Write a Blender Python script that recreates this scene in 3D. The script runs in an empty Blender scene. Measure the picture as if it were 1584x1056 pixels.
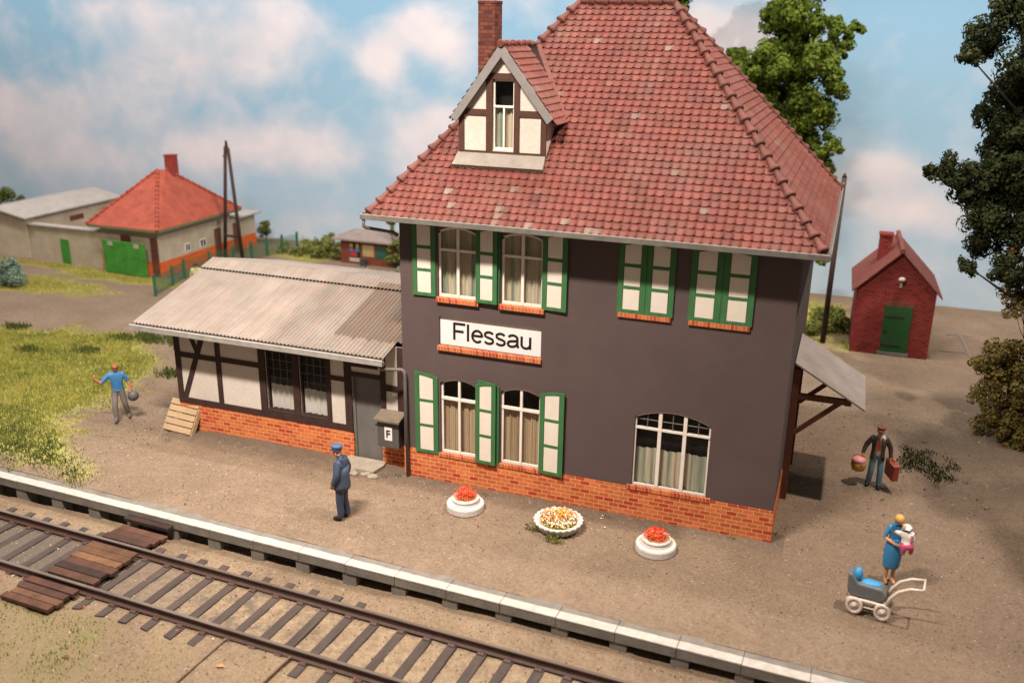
import bpy, math, random
import numpy as np
from mathutils import Vector, Matrix, noise as mnoise

random.seed(11)
rng = np.random.default_rng(11)
scene = bpy.context.scene
COL = scene.collection
PI = math.pi

# ------------------------------------------------------------------ helpers
class MB:
    """collects shapes into one mesh object"""
    def __init__(s):
        s.v = []; s.f = []; s.m = []; s.t = []; s.cur = 0; s.tint = 0.5
    def add(s, vs, fs):
        o = len(s.v)
        s.v.extend([tuple(p) for p in vs])
        for f in fs:
            s.f.append(tuple(i + o for i in f)); s.m.append(s.cur); s.t.append(s.tint)
        return s
    def box(s, x0, x1, y0, y1, z0, z1):
        vs = [(x0,y0,z0),(x1,y0,z0),(x1,y1,z0),(x0,y1,z0),(x0,y0,z1),(x1,y0,z1),(x1,y1,z1),(x0,y1,z1)]
        return s.add(vs, [(0,3,2,1),(4,5,6,7),(0,1,5,4),(1,2,6,5),(2,3,7,6),(3,0,4,7)])
    def beam(s, p, q, w, h, up=(0,0,1)):
        p = Vector(p); q = Vector(q); d = (q-p).normalized(); u = Vector(up)
        a = d.cross(u)
        if a.length < 1e-4: a = d.cross(Vector((1,0,0)))
        a.normalize(); b = a.cross(d).normalized()
        vs = []
        for c in (p, q):
            for i, j in ((-1,-1),(1,-1),(1,1),(-1,1)):
                vs.append(c + a*(w/2*i) + b*(h/2*j))
        return s.add(vs, [(0,3,2,1),(4,5,6,7),(0,1,5,4),(1,2,6,5),(2,3,7,6),(3,0,4,7)])
    def tube(s, pts, r, n=8, cap=True):
        pts = [Vector(p) for p in pts]
        rs = r if isinstance(r, (list, tuple)) else [r]*len(pts)
        vs = []; fs = []; a = None
        for i, p in enumerate(pts):
            if i == 0: d = pts[1]-p
            elif i == len(pts)-1: d = p-pts[-2]
            else: d = (pts[i+1]-p).normalized() + (p-pts[i-1]).normalized()
            d.normalize()
            if a is None:
                a = d.cross(Vector((0,0,1)))
                if a.length < 1e-3: a = d.cross(Vector((1,0,0)))
            else:
                a = a - d*a.dot(d)
            a.normalize(); b = d.cross(a)
            for k in range(n):
                t = 2*PI*k/n
                vs.append(p + (a*math.cos(t)+b*math.sin(t))*rs[i])
        for i in range(len(pts)-1):
            for k in range(n):
                k2 = (k+1) % n
                fs.append((i*n+k, i*n+k2, (i+1)*n+k2, (i+1)*n+k))
        if cap:
            fs.append(tuple(reversed(range(n)))); fs.append(tuple((len(pts)-1)*n+k for k in range(n)))
        return s.add(vs, fs)
    def lathe(s, prof, n=24, c=(0,0,0), sx=1, sy=1, rip=0, nr=0):
        vs = []; fs = []
        for (r, z) in prof:
            for k in range(n):
                t = 2*PI*k/n; rr = r*(1+rip*math.cos(nr*t))
                vs.append((c[0]+rr*sx*math.cos(t), c[1]+rr*sy*math.sin(t), c[2]+z))
        for i in range(len(prof)-1):
            for k in range(n):
                k2 = (k+1) % n
                fs.append((i*n+k, i*n+k2, (i+1)*n+k2, (i+1)*n+k))
        fs.append(tuple(reversed(range(n)))); fs.append(tuple((len(prof)-1)*n+k for k in range(n)))
        return s.add(vs, fs)
    def prism(s, pts, off):
        """polygon pts (3d) extruded by off"""
        n = len(pts); off = Vector(off)
        vs = [Vector(p) for p in pts] + [Vector(p)+off for p in pts]
        fs = [tuple(range(n)), tuple(reversed(range(n, 2*n)))]
        for i in range(n):
            j = (i+1) % n
            fs.append((i, i+n, j+n, j))
        return s.add(vs, fs)
    def ball(s, c, r, n=10, sc=(1,1,1)):
        prof = []
        for i in range(n+1):
            a = -PI/2 + PI*i/n
            prof.append((max(r*math.cos(a), 1e-4), r*math.sin(a)*sc[2]))
        return s.lathe(prof, n*2, c, sc[0], sc[1])
    def build(s, name, mat, parent=None, smooth=False, bevel=0, loc=None, rot=None, fix=True):
        me = bpy.data.meshes.new(name)
        me.from_pydata(s.v, [], s.f)
        mats = mat if isinstance(mat, (list, tuple)) else [mat]
        for m in mats: me.materials.append(m)
        if len(mats) > 1: me.polygons.foreach_set('material_index', s.m)
        at = me.attributes.new('tint', 'FLOAT', 'FACE'); at.data.foreach_set('value', s.t)
        if smooth: me.polygons.foreach_set('use_smooth', [True]*len(me.polygons))
        if fix:
            import bmesh
            bm = bmesh.new(); bm.from_mesh(me); bmesh.ops.recalc_face_normals(bm, faces=bm.faces); bm.to_mesh(me); bm.free()
        me.update()
        o = bpy.data.objects.new(name, me); COL.objects.link(o)
        if parent: o.parent = parent
        if loc is not None: o.location = loc
        if rot is not None: o.rotation_euler = rot
        if bevel:
            md = o.modifiers.new('bevel', 'BEVEL'); md.width = bevel; md.segments = 2; md.limit_method = 'ANGLE'
        return o

def tag(o, label=None, cat=None, group=None, kind=None):
    if label: o['label'] = label
    if cat: o['category'] = cat
    if group: o['group'] = group
    if kind: o['kind'] = kind
    return o

def thing(name, label, cat, loc=(0,0,0), rz=0, group=None):
    o = bpy.data.objects.new(name, None); COL.objects.link(o)
    o.location = loc; o.rotation_euler = (0,0,rz); o.empty_display_size = .2
    return tag(o, label, cat, group)

def copy_tree(o, parent=None):
    c = o.copy(); COL.objects.link(c)
    if parent: c.parent = parent
    for ch in list(o.children): copy_tree(ch, c)
    return c

# ------------------------------------------------------------------ materials
def newmat(name):
    m = bpy.data.materials.new(name); m.use_nodes = True
    nt = m.node_tree; nt.nodes.clear()
    out = nt.nodes.new('ShaderNodeOutputMaterial'); b = nt.nodes.new('ShaderNodeBsdfPrincipled')
    nt.links.new(b.outputs[0], out.inputs[0])
    return m, nt, b
def N(nt, t, **k):
    n = nt.nodes.new(t)
    for a, v in k.items():
        if a.startswith('i_'): n.inputs[a[2:].replace('_', ' ')].default_value = v
        else: setattr(n, a, v)
    return n
def ramp(nt, fac, stops):
    r = nt.nodes.new('ShaderNodeValToRGB')
    el = r.color_ramp.elements
    while len(el) < len(stops): el.new(.5)
    for e, (p, c) in zip(el, stops):
        e.position = p; e.color = (*c, 1) if len(c) == 3 else c
    nt.links.new(fac, r.inputs[0]); return r.outputs[0]
def noise(nt, vec, scale, detail=5, rough=.6, dist=0):
    n = N(nt, 'ShaderNodeTexNoise'); n.inputs['Scale'].default_value = scale; n.inputs['Detail'].default_value = detail
    n.inputs['Roughness'].default_value = rough; n.inputs['Distortion'].default_value = dist
    nt.links.new(vec, n.inputs['Vector']); return n.outputs[0]
def mixc(nt, fac, a, b, mode='MIX'):
    m = nt.nodes.new('ShaderNodeMix'); m.data_type = 'RGBA'; m.blend_type = mode
    for sock, v in ((m.inputs[0], fac), (m.inputs[6], a), (m.inputs[7], b)):
        if hasattr(v, 'type') and hasattr(v, 'links'): nt.links.new(v, sock)
        elif isinstance(v, (int, float)): sock.default_value = v
        else: sock.default_value = (*v, 1)
    return m.outputs[2]
def math_(nt, op, a, b=None, c=None):
    m = nt.nodes.new('ShaderNodeMath'); m.operation = op
    for i, v in enumerate((a, b, c)):
        if v is None: continue
        if hasattr(v, 'links'): nt.links.new(v, m.inputs[i])
        else: m.inputs[i].default_value = v
    return m.outputs[0]
def objco(nt):
    return nt.nodes.new('ShaderNodeTexCoord').outputs['Object']
def scalevec(nt, v, s):
    m = nt.nodes.new('ShaderNodeMapping'); m.inputs['Scale'].default_value = s
    nt.links.new(v, m.inputs[0]); return m.outputs[0]
def addbump(nt, b, h, strength, dist=.02):
    bp = nt.nodes.new('ShaderNodeBump'); bp.inputs['Strength'].default_value = strength; bp.inputs['Distance'].default_value = dist
    nt.links.new(h, bp.inputs['Height']); nt.links.new(bp.outputs[0], b.inputs['Normal'])

def M(name, c1, c2=None, scale=3, rough=.85, bump=.25, bscale=30, metal=0, stretch=None, spec=.3, contrast=(.3,.7)):
    m, nt, b = newmat(name)
    co = objco(nt)
    if stretch: co = scalevec(nt, co, stretch)
    c2 = c2 or tuple(x*.8 for x in c1)
    n1 = noise(nt, co, scale, 6, .65)
    col = ramp(nt, n1, [(contrast[0], c2), (contrast[1], c1)])
    n2 = noise(nt, co, bscale, 3)
    col = mixc(nt, .16, col, ramp(nt, n2, [(.3, (.35,.35,.35)), (.7, (1,1,1))]), 'MULTIPLY')
    nt.links.new(col, b.inputs['Base Color'])
    b.inputs['Roughness'].default_value = rough; b.inputs['Metallic'].default_value = metal
    b.inputs['Specular IOR Level'].default_value = spec
    if bump: addbump(nt, b, n2, bump)
    return m

def M_tint(name, stops, scale=8, rough=.8, amt=.35, bump=.2, bscale=40, dirt=None):
    """colour chosen per piece (its own paint or species), broken up by noise"""
    m, nt, b = newmat(name)
    a = N(nt, 'ShaderNodeAttribute', attribute_name='tint')
    col = ramp(nt, a.outputs['Fac'], stops)
    co = objco(nt)
    n1 = noise(nt, co, scale, 6, .65)
    col = mixc(nt, amt, col, ramp(nt, n1, [(.3, (.35,.35,.35)), (.68, (1,1,1))]), 'MULTIPLY')
    if dirt:
        n3 = noise(nt, co, dirt[1], 7, .7)
        col = mixc(nt, ramp(nt, n3, [(.48, (0,0,0)), (.75, (dirt[2],)*3)]), col, dirt[0])
    nt.links.new(col, b.inputs['Base Color'])
    b.inputs['Roughness'].default_value = rough; b.inputs['Specular IOR Level'].default_value = .3
    if bump: addbump(nt, b, noise(nt, co, bscale, 3), bump)
    return m

def M_leaf(name, stops, trans=.25):
    m, nt, b = newmat(name)
    a = N(nt, 'ShaderNodeAttribute', attribute_name='tint')
    col = ramp(nt, a.outputs['Fac'], stops)
    nt.links.new(col, b.inputs['Base Color'])
    b.inputs['Roughness'].default_value = .9; b.inputs['Specular IOR Level'].default_value = .1
    out = [n for n in nt.nodes if n.type == 'OUTPUT_MATERIAL'][0]
    t = nt.nodes.new('ShaderNodeBsdfTranslucent'); nt.links.new(col, t.inputs[0])
    mx = nt.nodes.new('ShaderNodeMixShader'); mx.inputs[0].default_value = trans
    nt.links.new(b.outputs[0], mx.inputs[1]); nt.links.new(t.outputs[0], mx.inputs[2]); nt.links.new(mx.outputs[0], out.inputs[0])
    return m

def M_brick(name, c1, c2, mortar, bw=.235, bh=.105, ms=.007, vertical=False, zoff=0.0):
    m, nt, b = newmat(name)
    co = objco(nt)
    s = nt.nodes.new('ShaderNodeSeparateXYZ'); nt.links.new(co, s.inputs[0])
    xy = math_(nt, 'ADD', s.outputs[0], s.outputs[1])
    zz = math_(nt, 'ADD', s.outputs[2], zoff)
    cb = nt.nodes.new('ShaderNodeCombineXYZ'); nt.links.new(xy, cb.inputs[0]); nt.links.new(zz, cb.inputs[1])
    wob = nt.nodes.new('ShaderNodeTexNoise'); wob.inputs['Scale'].default_value = 6; nt.links.new(co, wob.inputs['Vector'])
    vm = nt.nodes.new('ShaderNodeVectorMath'); vm.operation = 'SCALE'; vm.inputs['Scale'].default_value = .012
    nt.links.new(wob.outputs['Color'], vm.inputs[0])
    va = nt.nodes.new('ShaderNodeVectorMath'); va.operation = 'ADD'; nt.links.new(cb.outputs[0], va.inputs[0]); nt.links.new(vm.outputs[0], va.inputs[1])
    br = nt.nodes.new('ShaderNodeTexBrick'); nt.links.new(va.outputs[0], br.inputs['Vector'])
    br.inputs['Scale'].default_value = 1; br.inputs['Brick Width'].default_value = bw; br.inputs['Row Height'].default_value = bh
    br.inputs['Mortar Size'].default_value = ms; br.inputs['Mortar Smooth'].default_value = .3; br.inputs['Bias'].default_value = 0
    br.inputs['Color1'].default_value = (0,0,0,1); br.inputs['Color2'].default_value = (1,1,1,1); br.inputs['Mortar'].default_value = (.5,.5,.5,1)
    bc = ramp(nt, br.outputs['Color'], [(0, c2), (.35, tuple((a*2+d)/3 for a, d in zip(c1, c2))), (.6, c1), (1, tuple(min(1, x*1.2) for x in c1))])
    n1 = noise(nt, co, 14, 6, .7)
    bc = mixc(nt, .45, bc, ramp(nt, n1, [(.25, (.45,.4,.4)), (.7, (1,1,1))]), 'MULTIPLY')
    n3 = noise(nt, co, 1.3, 5, .6)
    bc = mixc(nt, .35, bc, ramp(nt, n3, [(.3, (.55,.5,.5)), (.65, (1,1,1))]), 'MULTIPLY')
    mc = mixc(nt, .6, mortar, ramp(nt, noise(nt, co, 5, 4), [(.3, (.5,.5,.5)), (.7, (1,1,1))]), 'MULTIPLY')
    col = mixc(nt, br.outputs['Fac'], bc, mc)
    nt.links.new(col, b.inputs['Base Color']); b.inputs['Roughness'].default_value = .9; b.inputs['Specular IOR Level'].default_value = .2
    addbump(nt, b, math_(nt, 'SUBTRACT', math_(nt, 'MULTIPLY', n1, .4), br.outputs['Fac']), .25, .01)
    return m

def M_glass(name):
    m, nt, b = newmat(name)
    out = [n for n in nt.nodes if n.type == 'OUTPUT_MATERIAL'][0]
    t = nt.nodes.new('ShaderNodeBsdfTransparent'); t.inputs[0].default_value = (.72,.72,.7,1)
    g = nt.nodes.new('ShaderNodeBsdfGlossy'); g.inputs['Roughness'].default_value = .12
    mx = nt.nodes.new('ShaderNodeMixShader'); mx.inputs[0].default_value = .025
    nt.links.new(t.outputs[0], mx.inputs[1]); nt.links.new(g.outputs[0], mx.inputs[2]); nt.links.new(mx.outputs[0], out.inputs[0])
    return m

def M_stripes(name, stops, scale, lace=False):
    m, nt, b = newmat(name)
    co = objco(nt); s = nt.nodes.new('ShaderNodeSeparateXYZ'); nt.links.new(co, s.inputs[0])
    n1 = noise(nt, scalevec(nt, co, (scale, 1, .25)), 1, 4, .6)
    col = ramp(nt, n1, stops)
    if lace:
        w = math_(nt, 'SINE', math_(nt, 'MULTIPLY', s.outputs[0], 150)); z = math_(nt, 'SINE', math_(nt, 'MULTIPLY', s.outputs[2], 110))
        f = math_(nt, 'MULTIPLY', math_(nt, 'ADD', w, z), .5)
        nn = noise(nt, co, 60, 2)
        col = mixc(nt, math_(nt, 'MULTIPLY', math_(nt, 'GREATER_THAN', math_(nt, 'ADD', f, nn), .62), .55), col, (.12,.07,.04))
    nt.links.new(col, b.inputs['Base Color']); b.inputs['Roughness'].default_value = .95
    return m

MT = {}
MT['wall'] = M('dark_render', (.102,.074,.071), (.084,.060,.058), .8, .92, .15, 60)
MT['brick'] = M_brick('orange_brick', (.6,.165,.05), (.45,.05,.022), (.68,.38,.2), ms=.0095)
MT['sillbrick'] = M_brick('sill_brick', (.54,.16,.06), (.4,.055,.03), (.62,.36,.2), bw=.082, bh=.4, ms=.006, zoff=.13)
MT['white'] = M('white_paint', (.72,.66,.58), (.64,.58,.5), 2, .7, .12, 40)
MT['frame'] = M('window_white', (.8,.74,.68), (.7,.62,.55), 4, .6, .1, 50)
MT['green'] = M('shutter_green', (.05,.17,.06), (.035,.12,.045), 7, .7, .25, 45, stretch=(1,1,.3))
MT['timber'] = M('dark_timber', (.05,.026,.021), (.033,.017,.014), 5, .8, .25, 40)
MT['dormertimber'] = M('dormer_timber', (.085,.038,.026), (.06,.026,.018), 5, .8, .25, 40)
MT['infill'] = M('plaster_infill', (.6,.55,.49), (.53,.47,.41), 1.6, .9, .35, 18)
MT['tile'] = M_tint('roof_tile', [(0,(.11,.029,.022)),(.4,(.146,.037,.027)),(.7,(.168,.043,.031)),(.9,(.18,.065,.05)),(.95,(.17,.1,.08)),(1,(.21,.155,.13))], 2.2, .62, .5, .4, 50, dirt=((.135,.072,.056), .9, .6))
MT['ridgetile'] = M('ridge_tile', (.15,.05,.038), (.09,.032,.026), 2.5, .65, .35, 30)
MT['tilebase_gapshade'] = M('tile_underlay_gap_shade', (.03,.012,.01), None)
MT['zinc'] = M('zinc_gutter', (.2,.185,.16), (.13,.12,.108), 5, .55, .15, 50, metal=.2)
MT['flash'] = M('zinc_flashing', (.22,.195,.17), (.165,.145,.125), 4, .7, .2, 30)
MT['grey_board'] = M('grey_board', (.23,.215,.205), (.18,.17,.165), 6, .8, .25, 40)
MT['chimney'] = M_brick('chimney_brick', (.19,.06,.04), (.09,.03,.024), (.08,.04,.032), bw=.22, bh=.095, ms=.012)
MT['glass'] = M_glass('window_glass')
MT['curtain'] = M_stripes('striped_curtain', [(.28,(.2,.29,.25)),(.42,(.42,.46,.37)),(.5,(.68,.62,.48)),(.6,(.74,.66,.5)),(.68,(.5,.36,.26)),(.8,(.7,.62,.48))], 7)
MT['lace'] = M_stripes('lace_curtain', [(.3,(.5,.37,.24)),(.5,(.66,.5,.33)),(.7,(.78,.62,.43))], 7, True)
MT['net'] = M_stripes('white_net', [(.3,(.74,.72,.7)),(.6,(.84,.82,.8)),(.8,(.9,.88,.86))], 1.2)
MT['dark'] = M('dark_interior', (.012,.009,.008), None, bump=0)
MT['door'] = M('grey_door', (.155,.145,.135), (.115,.108,.1), 3, .75, .25, 30, stretch=(1,1,.4))
MT['black'] = M('black_ink', (.012,.01,.012), None, rough=.6, bump=0)
MT['signwhite'] = M('sign_white', (.78,.72,.72), (.74,.68,.67), 2, .6, .05)
MT['box'] = M('phone_box_grey', (.1,.092,.088), (.075,.068,.065), 4, .6, .2)
MT['boxtop'] = M('phone_box_lid', (.2,.16,.12), (.13,.1,.075), 6, .9, .3)
MT['concrete'] = M('grey_concrete', (.205,.185,.16), (.13,.118,.103), 3, .9, .4, 25)
MT['edgewhite'] = M('edge_white', (.45,.415,.385), (.33,.3,.265), 6, .85, .3, 30)
MT['rail'] = M('rusty_rail', (.08,.042,.032), (.05,.028,.023), 6, .6, .25, 40)
MT['railtop'] = M('worn_rail_head', (.26,.21,.175), (.13,.095,.075), 1.3, .35, .05, 40, metal=.5, stretch=(.4,1,1))
MT['sleeper'] = M('sleeper_wood', (.075,.055,.047), (.04,.031,.028), 4, .9, .5, 26, stretch=(1,.25,1))
MT['plank'] = M_tint('crossing_plank', [(0,(.035,.02,.016)),(.5,(.085,.038,.025)),(1,(.19,.095,.045))], 2.4, .85, .85, .5, 22)
MT['rod'] = M('brass_rod', (.2,.14,.09), (.12,.08,.05), 8, .55, .1, metal=.4)
MT['pale_wood'] = M('pale_wood', (.46,.33,.2), (.38,.26,.155), 5, .85, .3, 25, stretch=(.3,1,1))
MT['brown_wood'] = M('stained_wood', (.15,.055,.03), (.1,.038,.022), 5, .8, .3, 30)
MT['canopy'] = M('canopy_felt', (.36,.31,.28), (.25,.21,.19), 1.6, .7, .2, 30)
MT['pole'] = M('tarred_pole', (.05,.03,.022), (.03,.018,.014), 5, .8, .3)
MT['hutbrick'] = M_brick('red_hut_brick', (.21,.027,.024), (.13,.017,.016), (.27,.085,.065), bw=.2, bh=.08, ms=.006)
MT['huttile'] = M('hut_tile', (.18,.052,.04), (.12,.035,.028), 5, .75, .3)
MT['darkgreen'] = M('dark_green_door', (.018,.085,.022), (.012,.06,.016), 5, .7, .2)
MT['brightgreen'] = M('bright_green_paint', (.06,.28,.035), (.03,.15,.02), 2.0, .75, .2)
MT['beige'] = M('beige_render', (.5,.43,.33), (.37,.31,.23), 1.3, .9, .25, 20)
MT['orange'] = M('orange_paint', (.65,.13,.03), (.52,.09,.02), 3, .8, .15)
MT['redroof'] = M('far_red_roof', (.4,.085,.05), (.24,.055,.035), 2.5, .8, .35, 25)
MT['greyroof'] = M('grey_sheet_roof', (.4,.36,.33), (.31,.28,.26), 2, .85, .2)
MT['fence'] = M('fence_green', (.03,.14,.07), (.02,.1,.05), 5, .7, .15)
MT['kiosk'] = M('kiosk_brown', (.17,.045,.024), (.115,.03,.016), 4, .7, .2)
MT['kioskroof'] = M('kiosk_roof', (.26,.21,.19), (.2,.16,.145), 3, .85, .2)
MT['cream'] = M('cream_blind', (.36,.27,.13), (.28,.21,.09), 3, .8, .1)
MT['poster_red'] = M('poster_red', (.3,.04,.04), None); MT['poster_yellow'] = M('poster_yellow', (.42,.26,.04), None)
MT['poster_blue'] = M('poster_blue', (.03,.16,.32), None); MT['poster_grey'] = M('poster_grey', (.42,.36,.33), None); MT['poster_green'] = M('poster_green', (.02,.08,.05), None)
MT['tubwhite'] = M('tub_white', (.6,.57,.54), (.5,.46,.42), 5, .7, .25, 30)
MT['soil'] = M('dark_soil', (.06,.04,.025), None, bump=.5)
MT['flower'] = M_leaf('flower_petals', [(0,(.75,.09,.04)),(.3,(.8,.13,.06)),(.42,(.7,.24,.03)),(.6,(.85,.45,.04)),(.75,(.85,.75,.62)),(.9,(.85,.8,.75)),(1,(.7,.16,.25))], .15)
MT['leafgreen'] = M_leaf('low_leaves', [(0,(.07,.1,.02)),(.5,(.1,.15,.03)),(1,(.22,.2,.04))])
MT['grass'] = M_leaf('grass_blades', [(0,(.04,.055,.02)),(.3,(.15,.175,.045)),(.55,(.31,.31,.07)),(.75,(.44,.41,.085)),(1,(.38,.29,.16))], .3)
MT['tree'] = M_leaf('bright_foliage', [(0,(.045,.07,.012)),(.5,(.1,.145,.02)),(1,(.19,.23,.035))], .25)
MT['darktree'] = M_leaf('dark_foliage', [(0,(.02,.026,.011)),(.6,(.038,.046,.017)),(1,(.09,.09,.03))], .15)
MT['olive'] = M_leaf('olive_foliage', [(0,(.07,.075,.03)),(.4,(.15,.12,.035)),(.8,(.25,.17,.045)),(1,(.12,.16,.09))], .2)
MT['brownleaf'] = M_leaf('autumn_foliage', [(0,(.14,.1,.04)),(.6,(.3,.2,.065)),(1,(.2,.22,.1))], .2)
MT['shrub'] = M_leaf('blue_green_foliage', [(0,(.13,.2,.15)),(1,(.3,.38,.28))], .15)
MT['hedge'] = M_leaf('hedge_foliage', [(0,(.1,.13,.03)),(.6,(.2,.22,.06)),(1,(.3,.28,.09))], .25)
MT['bark'] = M('bark', (.03,.021,.014), (.018,.013,.009), 6, .95, .5)
MT['blackrubber'] = M('dark_bin', (.05,.05,.055), None, rough=.5)
MT['stone'] = M('step_stone', (.36,.31,.25), (.25,.21,.165), 5, .9, .5, 25)
# figures (painted plastic)
P = {}
def paint(n, c): P[n] = M('paint_'+n, c, tuple(x*.75 for x in c), 9, .5, .08, 60, spec=.35); return P[n]
for n, c in dict(skin=(.62,.3,.16), navy=(.052,.075,.125), navydark=(.04,.058,.1), cap=(.06,.1,.19), blackshoe=(.015,.012,.012), blue=(.05,.2,.44), grey=(.22,.2,.19), greyshoe=(.14,.12,.11), redhair=(.3,.09,.035),
                 jacket=(.07,.052,.042), jeans=(.13,.27,.37), shirt=(.62,.55,.45), tie=(.5,.03,.02), capred=(.2,.05,.04), blond=(.62,.36,.1), dress=(.045,.25,.5), babywhite=(.8,.75,.7), pink=(.7,.1,.22), palepink=(.75,.3,.33),
                 basket=(.55,.32,.06), case=(.34,.06,.03), casetop=(.5,.2,.15), pramgrey=(.15,.165,.17), pramcream=(.72,.62,.54), pramblue=(.05,.32,.65), paleshirt=(.5,.48,.25), darkhair=(.04,.03,.025), orangeskin=(.6,.24,.12), ball=(.12,.11,.115), suntan=(.58,.24,.11)).items(): paint(n, c)

# ------------------------------------------------------------------ setting: ground, track bed, backdrop
def nz(x, y, s, o=0): return mnoise.noise(Vector((x*s+o, y*s-o, o*.37)))
FIELD = [(-32,5.0),(-19.4,5.6),(-14.5,6.9),(-11.3,4.8),(-9.9,2.2),(-10.3,.2),(-8.6,-1.6),(-7.2,-2.5),(-7.4,-3.5),(-12,-3.62),(-32,-3.62)]
def seg_d(px, py, ax, ay, bx, by):
    dx, dy = bx-ax, by-ay; t = max(0, min(1, ((px-ax)*dx+(py-ay)*dy)/(dx*dx+dy*dy)))
    return math.hypot(px-ax-t*dx, py-ay-t*dy)
def poly_sd(px, py, P_):
    ins = False; d = 1e9
    for i in range(len(P_)):
        ax, ay = P_[i]; bx, by = P_[(i+1) % len(P_)]
        if (ay > py) != (by > py) and px < (bx-ax)*(py-ay)/(by-ay)+ax: ins = not ins
        d = min(d, seg_d(px, py, ax, ay, bx, by))
    return d if ins else -d
def ell(x, y, cx, cy, rx, ry): return 1.25 - math.hypot((x-cx)/rx, (y-cy)/ry)
def green(x, y):
    g = -9
    if y > -3.7:
        if x < -6 and y < 8:
            g = max(g, poly_sd(x, y, FIELD)*.75 + .15 + .55*nz(x, y, .8, 3) + .35*nz(x, y, 2.3, 5))
        if x < -14 and y > 8:
            w = .5*nz(x, y, .9, 7)
            g = max(g, ell(x,y,-24,10.2,3.9,1.1)+w+.25, ell(x,y,-20.5,12.5,3.0,.5)+w+.3, ell(x,y,-25,13.1,3.2,.35)+w+.3, ell(x,y,-18.9,10.6,1.0,.5)+w-.3)
        if x > 8 and y > 12: g = max(g, ell(x,y,8.6,18,1.9,4.2)+.3*nz(x,y,1,9), ell(x,y,10.4,15.2,.8,1.0)+.3*nz(x,y,2,9)-.2)
        if 11 < x < 14 and 3 < y < 8: g = max(g, min(.5, ell(x,y,12.5,5.6,.75,1.0)+.9*nz(x,y,1.8,2)-.15))
        if -19 < x < -10 and y > 15: g = max(g, ell(x,y,-15,19.4,2.2,1.2)+.4*nz(x,y,1,4), ell(x,y,-14,16.3,1,.4)-.3+.4*nz(x,y,2,4))
    else:
        if x < 0 and y < -7.2: g = max(g, ell(x,y,-5.0,-8.7,2.2,.75)+.7*nz(x,y,1.3,6)-.25)
        if y < -6.9: g = max(g, (.42 if x < -.6 else .1)+.6*nz(x,y,.9,12))
    return max(0, min(1, g))

def grid_sheet(name, x0, x1, y0, y1, step, zf, mat, shear=0):
    nx = int((x1-x0)/step)+1; ny = int((y1-y0)/step)+1
    xs = np.linspace(x0, x1, nx); ys = np.linspace(y0, y1, ny)
    vs = []; gr = []
    for y in ys:
        for x in xs:
            vs.append((x, y+shear*x*max(0, 1-(y-y0)/2.5), zf(x, y))); gr.append(0 if 11 < x < 14.2 and 2 < y < 8.2 else green(x, y))
    fs = [(j*nx+i, j*nx+i+1, (j+1)*nx+i+1, (j+1)*nx+i) for j in range(ny-1) for i in range(nx-1)]
    me = bpy.data.meshes.new(name); me.from_pydata(vs, [], fs); me.materials.append(mat)
    a = me.attributes.new('green', 'FLOAT', 'POINT'); a.data.foreach_set('value', gr)
    me.polygons.foreach_set('use_smooth', [True]*len(me.polygons))
    o = bpy.data.objects.new(name, me); COL.objects.link(o)
    return tag(o, kind='structure')

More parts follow.
